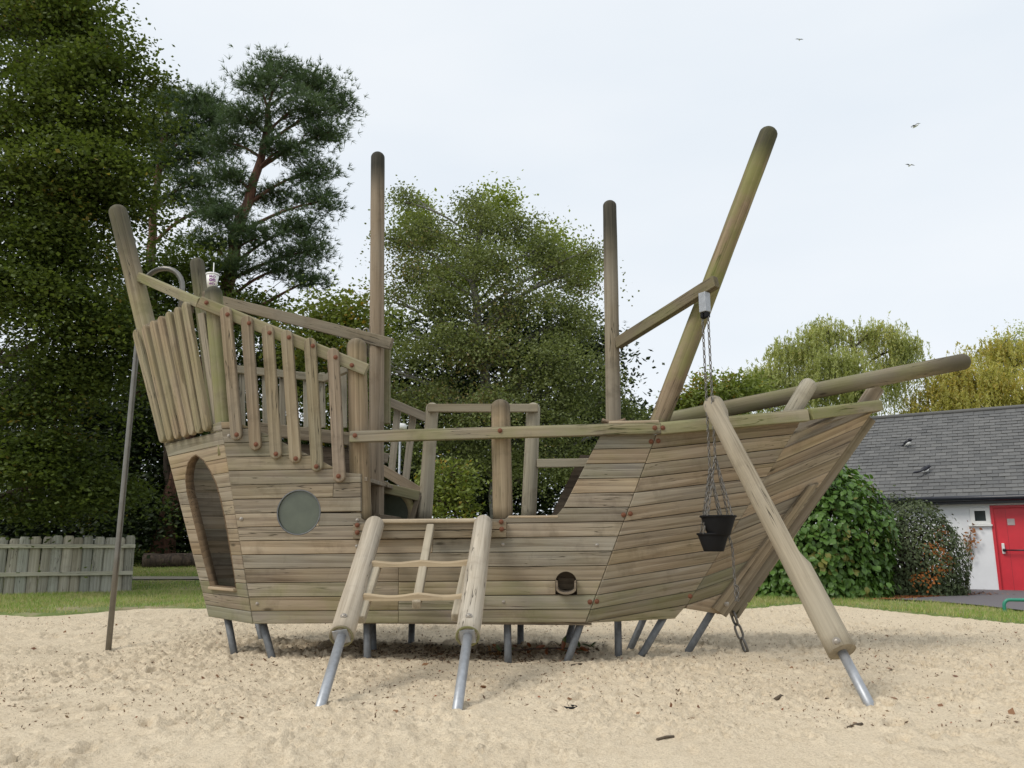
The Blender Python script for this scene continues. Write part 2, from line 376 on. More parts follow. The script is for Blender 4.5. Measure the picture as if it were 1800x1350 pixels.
V, Fq = grid(axis([(-300, -30, 30), (-30, -11, 1), (-11, 11, .11), (11, 30, 1), (30, 300, 30)]), axis([(-60, 8, 4), (8, 10, .5), (10, 21, .11), (21, 30, .5), (30, 400, 20)]), ground_z)
tag(put('ground', npmesh('ground', V, Fq), None, TURF, smooth=True), kind='structure')

# sand pit: real lumps, footprints and a scooped hollow under the ship
SHIPC = S(760, 1100, .8)
FEET = [(560, 1253), (803, 1253), (1533, 1245)]
POLE = PY(190, 1146, 9.6)
FEETP = [G(*p) for p in FEET]
def footprints(x, y, cell=.34):
    cx, cy = np.floor(x / cell), np.floor(y / cell); z = np.zeros_like(x)
    for di in (-1, 0, 1):
        for dj in (-1, 0, 1):
            i, j = cx + di, cy + dj; px = (i + _h(i, j, 301)) * cell; py = (j + _h(i, j, 302)) * cell; a = _h(i, j, 303) * 6.283; on = (_h(i, j, 304) > .25) * (.4 + _h(i, j, 305))
            dx, dy = x - px, y - py; u = dx * np.cos(a) + dy * np.sin(a); v = -dx * np.sin(a) + dy * np.cos(a); e = np.sqrt((u / .115) ** 2 + (v / .052) ** 2)
            z += on * (-.042 * sm((1.1 - e) / .4) + .024 * np.exp(-((e - 1.35) / .3) ** 2))
    return z
def sand_z(x, y):
    s = sand_edge(x, y); z = .0 + .05 * (fbm(x * .45, y * .45, 31, 3) - .5)
    tr = fbm(x * 1.1, y * 1.1, 40, 3); tramp = sm((tr - .30) / .30)
    z = z + .040 * tramp * (fbm(x * 4.2, y * 4.2, 44, 3) - .5)
    bl = fbm(x * 11, y * 11, 50, 3); z = z + tramp * .032 * (np.abs(bl - .5) * 2) ** .8 * .55
    z = z + .030 * (fbm(x * 30, y * 26, 57, 2) - .5) * (.35 + .9 * tramp)
    lump = fbm(x * 23 + 3, y * 19, 63, 2); z = z + .018 * sm((lump - .60) / .06) * (.35 + tramp)
    z = z + footprints(x + .05 * (fbm(x * 6, y * 6, 88, 2) - .5), y + .05 * (fbm(x * 6, y * 6, 89, 2) - .5)) * (.25 + .75 * sm((fbm(x * .7, y * .7, 91, 2) - .35) / .2))
    u = (x - SHIPC.x) * SDIR.x + (y - SHIPC.y) * SDIR.y; v = (x - SHIPC.x) * TDIR.x + (y - SHIPC.y) * TDIR.y
    wob = .25 * (fbm(x * 1.7, y * 1.7, 71, 2) - .5)
    hol = sm((2.35 - np.abs(u + .1) + wob) / .6) * sm((.98 - np.abs(v) + wob) / .28)
    z = z - .012 * hol + .010 * sm(1 - np.abs(v + 1.05 + wob) / .30) * sm((2.6 - np.abs(u)) / .5)
    z = z + (POLE.z + .0) * np.exp(-((x - POLE.x) ** 2 + (y - POLE.y + .25) ** 2) / .55)
    for p in FEETP:
        r = np.hypot(x - p.x, y - p.y); z = z + .030 * np.exp(-((r - .16) / .10) ** 2) - .02 * np.exp(-(r / .1) ** 2)
    return np.where(s > .0, z * (.25 + .75 * sm(s / .8)) + .012 * sm(1 - s / .8), z * .25 - .30 * sm(-s / .5))
m = NT('sand'); gp = m.n('NewGeometry').outputs['Position']; a = m.noise(gp, 1.3, 5, .6); b = m.noise(gp, 60, 3, .7); c = m.noise(gp, 260, 2, .6); d = m.noise(gp, 9, 4, .65)
col = m.mix(a, (.68, .56, .40), (.81, .695, .52)); col = m.mix(m.ramp(b, [(.45, 0.), (.75, .55)]), col, (.36, .27, .165)); col = m.mix(m.ramp(d, [(.54, 0.), (.74, .40)]), col, (.44, .34, .215)); col = m.mix(m.ramp(m.noise(gp, 28, 4, .7), [(.56, 0.), (.70, .35)]), col, (.38, .29, .18))
col = m.mix(m.ramp(m.noise(m.mapping(gp, (.6, 1, 1)), 85, 4, .78), [(.61, 0.), (.68, .6)]), col, (.20, .14, .085))
SAND = m.done(m.bsdf(col, .95, m.math('ADD', m.math('MULTIPLY', b, .8), m.math('MULTIPLY', c, .35)), .9, .02, **{'Specular IOR Level': .15}))
V, Fq = grid(axis([(-26, -10, .5), (-10, -5.2, .05), (-5.2, 5.2, .021), (5.2, 10, .05), (10, 26, .5)]),
             axis([(-20, 3.4, .8), (3.4, 5.0, .05), (5.0, 7.6, .02), (7.6, 10.2, .026), (10.2, 12.2, .045), (12.2, 15.6, .08)]), sand_z)
tag(put('sand', npmesh('sand', V, Fq), None, SAND, smooth=True), kind='structure')
def sz(x, y): return float(sand_z(np.array([x]), np.array([y]))[0])

# asphalt in front of the building, and a narrow path on the left
ASPH = simple('asphalt', (.135, .125, .13), .9, .14, 60, bstr=.6)
def sheet(name, pts, mat, dz, n=24):
    """pts: two rows of ground points (front row, back row); subdivided and laid just above the turf"""
    a, b = pts; V = []
    for j in range(9):
        for i in range(n + 1):
            t = i / n * (len(a) - 1); k = min(int(t), len(a) - 2); f = t - k
            p = a[k].lerp(a[k + 1], f); q = b[k].lerp(b[k + 1], f); r = p.lerp(q, j / 8); V.append((r.x, r.y, float(tz(r.x, r.y)) + dz))
    Fc = [(j * (n + 1) + i, j * (n + 1) + i + 1, (j + 1) * (n + 1) + i + 1, (j + 1) * (n + 1) + i) for j in range(8) for i in range(n)]
    return tag(put(name, npmesh(name, V, Fc), None, mat, smooth=True), kind='structure')
sheet('asphalt_path', ([G(1560, 1058), G(1640, 1063), G(1720, 1070), G(1800, 1080), G(1900, 1094), G(2300, 1140)], [G(1560, 1040), G(1640, 1036), G(1720, 1034), G(1800, 1034), G(1900, 1036), G(2300, 1060)]), ASPH, .03)
sheet('path', ([Vector((-22, 21.3, 0)), Vector((-9, 21.0, 0)), Vector((-2, 20.8, 0))], [Vector((-22, 21.9, 0)), Vector((-9, 21.6, 0)), Vector((-2, 21.4, 0))]), simple('gravel_path', (.30, .27, .21), .95, .2, 40), .03)

# grass blades
GR = leafm('grass_blade', (.15, .265, .035), (.31, .43, .09), (.47, .43, .20), .24, .3, 1.2)
def blades(name, label, xs, ys, dens, hmin, hmax, keep, seed):
    r = np.random.default_rng(seed); n = int((xs[1] - xs[0]) * (ys[1] - ys[0]) * dens)
    x = r.uniform(*xs, n); y = r.uniform(*ys, n); k = keep(x, y, r); x, y = x[k], y[k]; n = len(x)
    z = tz(x, y); h = r.uniform(hmin, hmax, n) * (.6 + .9 * fbm(x * .8, y * .8, 90, 2)); a = r.uniform(0, 2 * np.pi, n); wd = r.uniform(.004, .009, n)
    lean = r.normal(0, .45, (n, 2)) * h[:, None]
    b0 = np.stack([x - np.cos(a) * wd, y - np.sin(a) * wd, z - .01], -1); b1 = np.stack([x + np.cos(a) * wd, y + np.sin(a) * wd, z - .01], -1)
    tp = np.stack([x + lean[:, 0], y + lean[:, 1], z + h], -1); V = np.stack([b0, b1, tp], 1).reshape(-1, 3)
    return tag(put(name, npmesh(name, V, np.arange(3 * n).reshape(-1, 3)), None, GR), label, 'grass', kind='stuff')
def kleft(x, y, r):
    s = sand_edge(x, y); bare = fbm(x * .8, y * .8, 95, 3); pth = (y > 20.75) & (y < 21.9) & (x < -2)
    return (s < .12 * r.random(len(x))) & (bare < .50 + .35 * r.random(len(x)) + .15 * np.clip(y - 15.5, 0, 2)) & ~pth
def kright(x, y, r):
    s = sand_edge(x, y); p = np.interp(x, [q.x for q in (G(1560, 1058), G(1640, 1063), G(1720, 1070), G(1800, 1080), G(1900, 1094))], [q.y for q in (G(1560, 1058), G(1640, 1063), G(1720, 1070), G(1800, 1080), G(1900, 1094))])
    return (s < .15 * r.random(len(x))) & ((y < p - .05) | (x < G(1560, 1058).x)) & (fbm(x * 1.1, y * 1.1, 97, 2) < .55 + .4 * r.random(len(x)))
blades('grass', 'short worn green lawn grass on the left around the paling fence', (-14, -2), (13.0, 25.5), 750, .03, .075, kleft, 1)
blades('grass', 'strip of green grass between the sand and the hedge on the right', (3.0, 9.5), (10.0, 18.0), 1000, .03, .07, kright, 2)

# ------------------------------------------------------------------ building on the right
W0 = G(1757, 1042); WANG = R(33); WL = Vector((-math.cos(WANG), math.sin(WANG), 0)); WN = Vector((-math.sin(WANG), -math.cos(WANG), 0))
def Wp(px, py, off=0.): return hit(px, py, W0 + WN * off, WN)
bld = empty('clubhouse', W0, 'low white rendered building with grey slate roof and red door', 'building')
EAVE = 2.13; wl, wr = 3.6, 3.4
def wbox(name, u0, u1, z0, z1, y0, y1, mat, parent, bev=.004):
    """box on the facade: u to the left of the door edge, z up, y outwards"""
    c = W0 + WL * ((u0 + u1) / 2) + UP * ((z0 + z1) / 2) + WN * ((y0 + y1) / 2)
    return put(name, box_mesh(name, abs(u1 - u0), abs(y1 - y0), abs(z1 - z0), bev), frame(c, -WL, UP), mat, parent)
def Wu(px, py): p = Wp(px, py) - W0; return p.dot(WL), p.z
u0, z0 = Wu(1742, 921); u1, z1 = Wu(1704, 893)
DTOP = Wu(1741, 893)[1]
wbox('wall', 0.0, u0, -.1, EAVE, -.3, 0, RENDERW, bld, 0); wbox('wall', u1, wl, -.1, EAVE, -.3, -.0, RENDERW, bld, 0)
wbox('wall', u0, u1, -.1, z0, -.3, 0, RENDERW, bld, 0); wbox('wall', 0, -2.1, DTOP + .06, EAVE, -.3, 0, RENDERW, bld, 0); wbox('wall', -2.1, -wr - 3, -.1, EAVE, -.3, 0, RENDERW, bld, 0)
gw = empty('end', W0)
bpy.data.objects.remove(gw)
wbox('end_wall', wl, wl + .02, -.1, EAVE, -7.0, 0.0, RENDERW, bld, 0)
wbox('threshold', .02, -2.12, -.05, .045, -.1, .12, simple('concrete', (.32, .31, .29), .9, .2, 20), bld)
dr = wbox('door', -.05, -2.05, .02, DTOP, -.12, -.05, RED, bld)
for (a, b, c, d) in ((0, -.06, 0, DTOP + .06), (-2.04, -2.1, 0, DTOP + .06), (-.06, -2.04, DTOP, DTOP + .06)): wbox('door_frame', a, b, c, d, -.12, .015, RED, dr)
wbox('door_gap', -1.045, -1.055, .03, DTOP - .01, -.051, -.047, BLACKP, dr, 0)
wbox('door_plank_groove', -.30, -.303, .05, DTOP - .04, -.0505, -.0485, BLACKP, dr, 0)
hu, hz = Wu(1755, 965); wbox('door_handle', hu - .07, hu - .13, hz - .11, hz + .13, -.05, .005, WHITE, dr, .012)
pu, pz = Wu(1763, 967); pipe('push_bar', [W0 + WL * (pu - .03) + UP * pz + WN * .05, W0 + WL * (pu - .8) + UP * pz + WN * .05], .016, GUTTER, dr)
put('push_bar_end', box_mesh('e', .07, .10, .07, .02), frame(W0 + WL * (pu - .03) + UP * pz + WN * .0, -WL, UP), GUTTER, dr)
qu, qz = Wu(1777, 917); wbox('sign_plate', qu + .075, qu - .075, qz - .08, qz + .07, -.05, -.04, simple('plate', (.42, .36, .35), .5), dr)
wf = wbox('window', u0 + .02, u1 - .02, z0, z1, -.06, -.03, GLASS, bld)
for (a, b, c, d) in ((u0 + .0, u0 + .09, z0, z1), (u1 - .09, u1, z0, z1), (u0 + .09, u1 - .09, z0, z0 + .07), (u0 + .09, u1 - .09, z1 - .07, z1)): wbox('window_frame', a, b, c, d, -.09, .02, WHITE, wf)
wbox('window_sill', u0 - .03, u1 + .05, z0 - .05, z0 - .01, -.05, .07, WHITE, wf)
wbox('wall', u0, u1, z1, EAVE, -.3, 0, RENDERW, bld, 0)
# eaves
wbox('fascia', wl + .2, -wr - 3, EAVE - .10, EAVE + .05, .10, .22, GUTTER, bld)
gp0 = W0 + WL * (wl + .25) + WN * .29 + UP * (EAVE + .03); pipe('gutter', [gp0, gp0 - WL * (wl + wr + 3.2)], .065, GUTTER, bld, 16)
wbox('soffit', wl + .2, -wr - 3, EAVE - .02, EAVE, -.05, .12, simple('soffit_board', (.30, .27, .2), .8), bld)
RUN, RISE = 3.6, 2.52; SL = math.hypot(RUN, RISE); VD = (-WN * RUN + UP * RISE).normalized(); RN = VD.cross(WL).normalized()
if RN.z < 0: RN = -RN
R0 = W0 + WN * .27 + UP * (EAVE + .07)
rb = plank('roof_deck', [R0 + WL * (wl + .3), R0 - WL * (wr + 3), R0 - WL * (wr + 3) + VD * SL, R0 + WL * (wl + .3) + VD * SL], RN, .05, WL, GUTTER, bld, bev=0)
back = -VD.cross(WL)
p0 = R0 + VD * SL; q = Vector((-WN.x * RUN, -WN.y * RUN, -RISE)); plank('roof_deck', [p0 + WL * (wl + .3), p0 - WL * (wr + 3), p0 - WL * (wr + 3) + q, p0 + WL * (wl + .3) + q], Vector((-WN.x * RISE, -WN.y * RISE, RUN)).normalized(), .05, WL, SLATE, bld, bev=0)
EXPO, SW = .165, .25; nrow = int(SL / EXPO)
sl_me = box_mesh('slate', SW - .006, .30, .012, .002, 1); sl_me.materials.append(SLATE)
slots = []; rr = random.Random(5)
for r_ in range(nrow):
    nc = int((wl + wr + 1.5) / SW)
    for c_ in range(nc):
        u = wl + .28 - (c_ + .5 * (r_ % 2)) * SW - SW / 2; slots.append((R0 + WL * u + VD * (r_ * EXPO + .13), r_))
tilt = math.atan2(.013, EXPO)
def slate_M(c, r_):
    M = frame(c + RN * (.018 + rr.uniform(0, .004)), -WL, RN); return M @ Matrix.Rotation(rr.gauss(0, .012), 4, 'Z') @ Matrix.Rotation(-tilt - .02 + rr.gauss(0, .014), 4, 'X') @ Matrix.Rotation(rr.gauss(0, .012), 4, 'Y')
def in_view(p):
    d = p - CAM; z = d.dot(Vector((0, cp, sp))); x = 900 + F_PX * d.x / z; y = 675 - F_PX * d.dot(Vector((0, -sp, cp))) / z; return x, y
vis = [s_ for s_ in slots if 1500 < in_view(s_[0])[0] < 1830]; vis.sort(key=lambda s_: (s_[0] - CAM).length); near = vis[:295]; nset = set(id(s_) for s_ in near)
for s_ in near: put('slate', sl_me, slate_M(*s_), None, rb)
base = np.array([v.co[:] for v in sl_me.vertices]); bf = [list(p.vertices) for p in sl_me.polygons]
VV, FF = [], []
for s_ in slots:
    if id(s_) in nset: continue
    M = np.array(slate_M(*s_)); o_ = len(VV) * len(base); VV.append(base @ M[:3, :3].T + M[:3, 3]); FF += [[i + o_ for i in f] for f in bf]
me = bpy.data.meshes.new('slates'); me.from_pydata(np.concatenate(VV).tolist(), [], FF); me.update()
tag(put('slate_courses', me, None, SLATE, rb), kind='stuff')
pr = R0 + VD * SL + RN * .03
pipe('ridge_tile', [pr + WL * (wl + .3), pr - WL * (wr + 3)], .06, SLATE, rb, 10)

# ------------------------------------------------------------------ vegetation builders
def leaf_quads(C, N, size, asp, r, tipdir=None):
    n = len(C); t = r.normal(size=(n, 3)) if tipdir is None else tipdir
    N = N / (np.linalg.norm(N, axis=1)[:, None] + 1e-9); t = t - (t * N).sum(1)[:, None] * N; t /= np.linalg.norm(t, axis=1)[:, None] + 1e-9
    s = np.cross(N, t); sz_ = (size * r.uniform(.65, 1.3, n))[:, None]; wv = sz_ * asp
    V = np.stack([C - t * sz_ * .5, C + s * wv * .5 + t * sz_ * .05 - N * sz_ * .06, C + t * sz_ * .5 - N * sz_ * .08, C - s * wv * .5 + t * sz_ * .05 - N * sz_ * .06], 1)
    return V.reshape(-1, 3), np.arange(4 * n).reshape(-1, 4)
def blob(px, py, Y, rx, ry, rd=None):
    k = Y / F_PX; return (np.array(PY(px, py, Y)), np.array([rx * k, (rd if rd else (rx + ry) / 2) * k, ry * k]))
def limb_pts(a, b, r, n=6, sag=.12):
    a, b = np.array(a), np.array(b); t = np.linspace(0, 1, n)[:, None]; L_ = np.linalg.norm(b - a)
    p = a + (b - a) * t; off = r.normal(0, sag * L_ * .35, 3); p += np.sin(t * np.pi) * off; p[:, 2] += (np.sin(t * np.pi) * .08 * L_)[:, 0]; return p
def tree(name, label, cat, trunk, blobs, leaf, bark_m, leaf_m, size=.1, asp=.6, clumps=28, per=70, crad=.38, flat=.55, seed=0, group=None, droop=0., trunk_r=(.25, .05), mode='leaf', shell=.45, strand=1.5, show_twigs=True, lean_up=.55, gap=0.):
    r = np.random.default_rng(seed); TV, TF, o = [], [], 0
    def add(p, rad, seg):
        nonlocal o
        v, f = ring_profile(p, rad, seg); TV.append(v); TF.append(f + o); o += len(v)
    tp = np.array([list(t) for t in trunk]); base = Vector(tp[0])
    tt = np.linspace(0, 1, len(tp)); tf = np.linspace(0, 1, 26); tpf = np.stack([np.interp(tf, tt, tp[:, k]) for k in range(3)], -1)
    tpf[1:-1] += r.normal(0, .03, (24, 3)); rad = trunk_r[0] + (trunk_r[1] - trunk_r[0]) * tf ** .8; rad[0] *= 1.35; rad[1] *= 1.12
    tpf[0, 2] -= .4
    add(tpf, rad, 14)
    LV, LF, lo = [], [], 0
    for bl_ in blobs:
        c, rr_ = bl_[:2]; wt = bl_[2] if len(bl_) > 2 else 1.
        # limb from the trunk below the blob
        dz = c[2] - tpf[:, 2]; cand = np.where(dz > .0)[0]; i = cand[-1] if len(cand) else 0
        hd = np.linalg.norm(c[:2] - tpf[i, :2]); tgt = c[2] - .55 * hd; i = int(np.argmin(np.abs(tpf[:, 2] - max(tgt, tpf[1, 2]))))
        lp = limb_pts(tpf[i], c, r, 8, .06); r0 = min(rad[i] * .5, .05 + .010 * hd); add(lp, np.linspace(r0, .03, 8), 7)
        vol = float((rr_[0] * rr_[2]) ** .5); nc = max(5, int(clumps * vol ** 1.6 * wt))
        d = r.normal(size=(nc, 3)); d /= np.linalg.norm(d, axis=1)[:, None]; q = r.random(nc) ** shell
        if mode == 'willow': d[:, 2] = np.abs(d[:, 2]) * .9 - .1
        cc = c + d * q[:, None] * rr_
        if gap: cc = cc[fbm(cc[:, 0] * 1.1 + cc[:, 1] * .5, cc[:, 2] * 1.1, seed + 5, 2) > gap]; nc = len(cc)
        for k in range(nc):
            if show_twigs and (k % 2 == 0): j = r.integers(2, 8); add(limb_pts(lp[j], cc[k], r, 4), np.linspace(.022, .006, 4), 3)
        if mode == 'willow':
            ns = 5; st = np.repeat(cc, ns, 0) + r.normal(0, .22, (nc * ns, 3)); ln = r.uniform(.4, 1., len(st)) * strand; K = per
            t = r.random((len(st), K)); sw = r.normal(0, .10, (len(st), 2)); out = (st - c)[:, :2] * .12
            P = np.stack([st[:, None, 0] + (sw[:, None, 0] + out[:, None, 0]) * t, st[:, None, 1] + (sw[:, None, 1] + out[:, None, 1]) * t, st[:, None, 2] + .18 * np.sin(t * 3.) - ln[:, None] * t ** 1.2], -1).reshape(-1, 3)
            P += r.normal(0, .025, P.shape); td = np.stack([r.normal(0, .45, len(P)), r.normal(0, .45, len(P)), -np.ones(len(P))], -1); N = r.normal(size=P.shape); N[:, 2] += .3
            v, f = leaf_quads(P, N, size, asp, r, td)
        elif mode == 'pine':
            K = per; P = np.repeat(cc, K, 0); jit = r.normal(0, 1, P.shape) * np.array([crad, crad, crad * flat]); P = P + jit
            ax = jit / (np.linalg.norm(jit, axis=1)[:, None] + 1e-6) + np.array([0, 0, .55]) + r.normal(0, .25, P.shape); ax /= np.linalg.norm(ax, axis=1)[:, None]
            NB = 9; A = np.repeat(ax, NB, 0); Q = np.repeat(P, NB, 0); nd = A + r.normal(0, .55, Q.shape); nd /= np.linalg.norm(nd, axis=1)[:, None]
            ln = size * r.uniform(.7, 1.25, len(Q)); sd_ = np.cross(nd, r.normal(size=nd.shape)); sd_ /= np.linalg.norm(sd_, axis=1)[:, None] + 1e-9; wv = size * asp
            v = np.stack([Q - sd_ * wv * .5, Q + sd_ * wv * .5, Q + nd * ln[:, None] + sd_ * wv * .1, Q + nd * ln[:, None] - sd_ * wv * .1], 1).reshape(-1, 3); f = np.arange(len(v)).reshape(-1, 4)
        else:
            K = per; P = np.repeat(cc, K, 0); cr_ = crad * r.uniform(.6, 1.35, nc); jit = r.normal(0, 1, P.shape) * np.repeat(cr_, K)[:, None] * np.array([1, 1, flat]); P = P + jit
            P[:, 2] -= droop * (jit[:, 0] ** 2 + jit[:, 1] ** 2) / crad
            N = r.normal(size=P.shape); N[:, 2] = np.abs(N[:, 2]) + lean_up; v, f = leaf_quads(P, N, size, asp, r)
        LV.append(v); LF.append(f + lo); lo += len(v)
    root = empty(name, base, label, cat, group)
    put('trunk', npmesh('trunk', np.concatenate(TV) - np.array(base), np.concatenate(TF)), Matrix.Translation(base), bark_m, root, smooth=True)
    put('crown', npmesh('crown', np.concatenate(LV) - np.array(base), np.concatenate(LF)), Matrix.Translation(base), leaf_m, root)
    return root
def base_at(px, Y):
    x = (px - 900) / F_PX * Y; return Vector((x, Y, float(tz(x, Y))))
OAKM = leafm('oak_leaf', (.040, .066, .011), (.125, .160, .034), (.20, .15, .03), .03, .36)
DARKM = leafm('evergreen_leaf', (.010, .019, .006), (.032, .05, .015), trans=.2)
MAPM = leafm('maple_leaf', (.036, .062, .011), (.10, .14, .032), (.24, .16, .02), .02)
PINM = leafm('pine_needle', (.040, .075, .030), (.13, .185, .085), trans=.25)
BIRM = leafm('birch_leaf', (.10, .13, .042), (.24, .27, .105), (.23, .18, .08), .06, .36, nscale=.35)
LIMM = leafm('lime_leaf', (.16, .21, .035), (.30, .34, .08), trans=.45)
YGM = leafm('yellow_green_leaf', (.11, .15, .03), (.26, .30, .07), (.34, .21, .03), .06)
WILM = leafm('willow_leaf', (.27, .30, .10), (.50, .52, .23), (.52, .48, .19), .10, .45, nscale=.4)
YELM = leafm('yellow_willow_leaf', (.33, .31, .085), (.56, .52, .17), (.56, .43, .12), .10, .45, nscale=.5)
HEDM = leafm('hedge_leaf', (.050, .105, .02), (.14, .25, .052), (.24, .22, .06), .05, .25, 2., .38)
BERM = leafm('firethorn_leaf', (.040, .062, .022), (.12, .145, .06), trans=.15)
ORNM = leafm('orange_berry', (.34, .11, .02), (.55, .20, .04), trans=.1)

# big broad tree on the left edge
tree('oak_tree', 'huge green broadleaf tree filling the left edge of the picture', 'tree',
     [base_at(-170, 18.5), PY(-150, 700, 18.5), PY(-80, 350, 18.3), PY(-40, 60, 18), PY(-30, -150, 18)],
     [blob(*a) for a in ((40, 30, 17.8, 170, 120), (140, 40, 17, 70, 70), (170, 130, 16.6, 100, 75), (60, 190, 16.6, 150, 90), (205, 215, 17, 68, 62), (120, 300, 16.4, 120, 80), (20, 360, 17, 140, 100), (195, 345, 17.4, 72, 60),
                         (120, 440, 17, 100, 60), (30, 520, 16.5, 140, 90), (150, 560, 17, 90, 70), (60, 660, 17, 130, 65), (170, 660, 18, 80, 50), (20, 780, 16.8, 90, 70), (110, 800, 17.4, 80, 55), (165, 845, 18, 60, 48), (40, 880, 18.5, 80, 40),
                         (40, 30, 19.5, 100, 80))] + [blob(*a) + (.3,) for a in ((-150, 120, 18.5, 170, 200), (-170, 480, 18.5, 170, 200), (-80, -120, 18.5, 250, 120))],
     None, BARK, OAKM, size=.098, asp=.72, clumps=17, per=560, crad=.52, flat=.30, droop=.15, lean_up=.9, seed=11, trunk_r=(.55, .12), gap=.30)
# dark wood behind the left side
under = [('understory_tree', 'very dark leafy tree right behind the paling fence', [(60, 880, 27, 230, 130), (190, 800, 26.5, 130, 120), (70, 700, 28, 200, 120), (230, 930, 26, 110, 60), (100, 945, 27, 240, 50), (320, 945, 28, 140, 50)], DARKM, (40, 27.5)),
         ('understory_tree', 'dark green tree seen between steel pole and ship stern', [(260, 760, 29, 110, 130), (330, 640, 29, 110, 100), (380, 780, 28.5, 130, 120), (300, 900, 28, 120, 70), (440, 880, 28.5, 150, 80)], MAPM, (350, 29.5)),
         ('understory_tree', 'dark tree behind the quarterdeck railing below the pine', [(470, 640, 31, 120, 80), (560, 640, 30, 90, 90), (430, 560, 31, 70, 50), (520, 780, 29, 140, 110), (620, 820, 28, 120, 100)], MAPM, (520, 31)),
         ('maple_tree', 'green maple foliage below the two pines behind the stern post', [(250, 470, 24, 50, 45), (330, 470, 25, 60, 45), (300, 540, 25, 90, 55), (215, 560, 23, 50, 60), (400, 545, 26, 60, 40)], OAKM, (300, 26)),
         ('understory_tree', 'small green tree left of the tall mast behind the railing', [(600, 545, 25, 55, 48), (570, 600, 25, 70, 60), (630, 620, 25, 60, 70), (640, 720, 25, 60, 80)], YGM, (610, 25.5))]
for i, (nm, lb, bl, mt, (bx, by)) in enumerate(under):
    b0 = base_at(bx, by); tree(nm, lb, 'tree', [b0, b0 + Vector((.1, 0, 2)), Vector(blob(*bl[0])[0]) + Vector((0, .5, .5))], [blob(*a) for a in bl], None, BARK, mt, size=.15, asp=.66, clumps=15, per=190, crad=.58, flat=.36, lean_up=.8, seed=20 + i, trunk_r=(.22, .05))
# two Scots pines
pine_tr = [Vector((PY(283, 978, 26).x, 26, float(tz(PY(283, 978, 26).x, 26)))), PY(300, 890, 26), PY(348, 690, 26), PY(402, 500, 26), PY(416, 410, 26), PY(440, 340, 26), PY(462, 270, 26), PY(470, 190, 26)]
tree('pine_tree', 'tall Scots pine with leaning reddish trunk and rounded dark crown', 'tree', pine_tr,
     [blob(*a) for a in ((505, 125, 26, 52, 26), (455, 150, 25.6, 45, 26), (560, 150, 26, 42, 26), (592, 185, 26, 24, 30), (520, 190, 25.4, 60, 28), (440, 215, 25.5, 50, 26), (570, 235, 25.8, 40, 26), (500, 260, 25.5, 45, 24), (395, 250, 26, 38, 22), (548, 300, 26, 40, 30),
                         (410, 310, 25.6, 42, 22), (560, 355, 26, 30, 30), (470, 345, 26.4, 40, 22), (520, 400, 26, 34, 32), (390, 385, 25.5, 48, 22), (450, 420, 25.6, 52, 20), (545, 440, 26, 26, 34), (360, 430, 26, 40, 20), (500, 470, 26, 34, 28), (420, 470, 25.6, 45, 18), (548, 490, 26, 18, 26))],
     None, BARKP, PINM, size=.20, asp=.12, clumps=40, per=26, crad=.30, flat=.28, seed=31, trunk_r=(.36, .10), mode='pine', shell=.5)
p2x = PY(250, 660, 28).x
tree('pine_tree', 'thinner Scots pine beside the broadleaf tree with sparse crown', 'tree',
     [Vector((p2x - .1, 28, float(tz(p2x, 28)))), PY(250, 660, 28), PY(262, 480, 28), PY(270, 370, 28), PY(282, 280, 28), PY(300, 180, 28)],
     [blob(*a) for a in ((300, 176, 28, 46, 20), (345, 185, 27.6, 48, 24), (380, 215, 27.6, 40, 24), (320, 225, 27.6, 50, 24), (270, 235, 28.3, 42, 24), (355, 265, 27.8, 46, 22), (300, 285, 28, 42, 20), (245, 300, 28.4, 34, 18), (345, 325, 28, 44, 18), (385, 360, 27.8, 40, 18), (310, 350, 28, 34, 12))],
     None, BARKP, PINM, size=.20, asp=.12, clumps=55, per=22, crad=.30, flat=.40, seed=33, trunk_r=(.27, .07), mode='pine', shell=.5)
# trees behind the ship
b0 = base_at(880, 22)
tree('birch_tree', 'wide olive green birch with pale branches behind the two masts', 'tree', [b0, PY(870, 800, 22), PY(850, 640, 22), PY(830, 480, 22), PY(850, 370, 22)],
     [blob(*a) for a in ((850, 375, 22, 50, 32), (800, 410, 21.7, 48, 36), (910, 400, 22, 45, 34), (960, 440, 22, 50, 34), (735, 400, 22, 26, 45), (712, 355, 22, 14, 22), (690, 420, 22, 22, 26), (830, 350, 22, 20, 18), (1035, 440, 22, 16, 22), (1115, 735, 22.3, 22, 18), (690, 530, 21.8, 34, 40), (640, 640, 22, 40, 50), (720, 470, 21.7, 44, 40), (850, 460, 21.2, 75, 42), (1010, 480, 22, 36, 42), (780, 520, 21.3, 70, 42), (920, 530, 21, 80, 45),
                         (1010, 570, 21.8, 50, 45), (720, 590, 21.6, 55, 45), (830, 610, 20.8, 90, 50), (960, 640, 21, 85, 48), (1040, 660, 22, 48, 40), (740, 690, 21.2, 70, 45), (860, 710, 20.8, 100, 45), (990, 720, 21.2, 70, 40), (1080, 700, 22.5, 30, 26), (770, 780, 21.5, 90, 45), (920, 800, 21.2, 110, 45), (1010, 800, 21.8, 50, 50))],
     None, BARKB, BIRM, size=.078, asp=.75, clumps=27, per=240, crad=.36, flat=.5, seed=41, trunk_r=(.24, .04), droop=.25, lean_up=.35, gap=.30)
b0 = base_at(820, 29)
tree('lime_tree', 'bright yellow green tree peeping out behind the birch top', 'tree', [b0, PY(830, 700, 29), PY(840, 400, 29)], [blob(*a) for a in ((740, 400, 28, 40, 55), (880, 375, 28, 40, 42), (800, 470, 28.5, 90, 60), (960, 450, 28, 50, 50), (1010, 480, 28.5, 30, 60), (690, 570, 28, 30, 60))],
     None, BARK, LIMM, size=.14, clumps=26, per=110, crad=.4, seed=43)
b0 = base_at(930, 27)
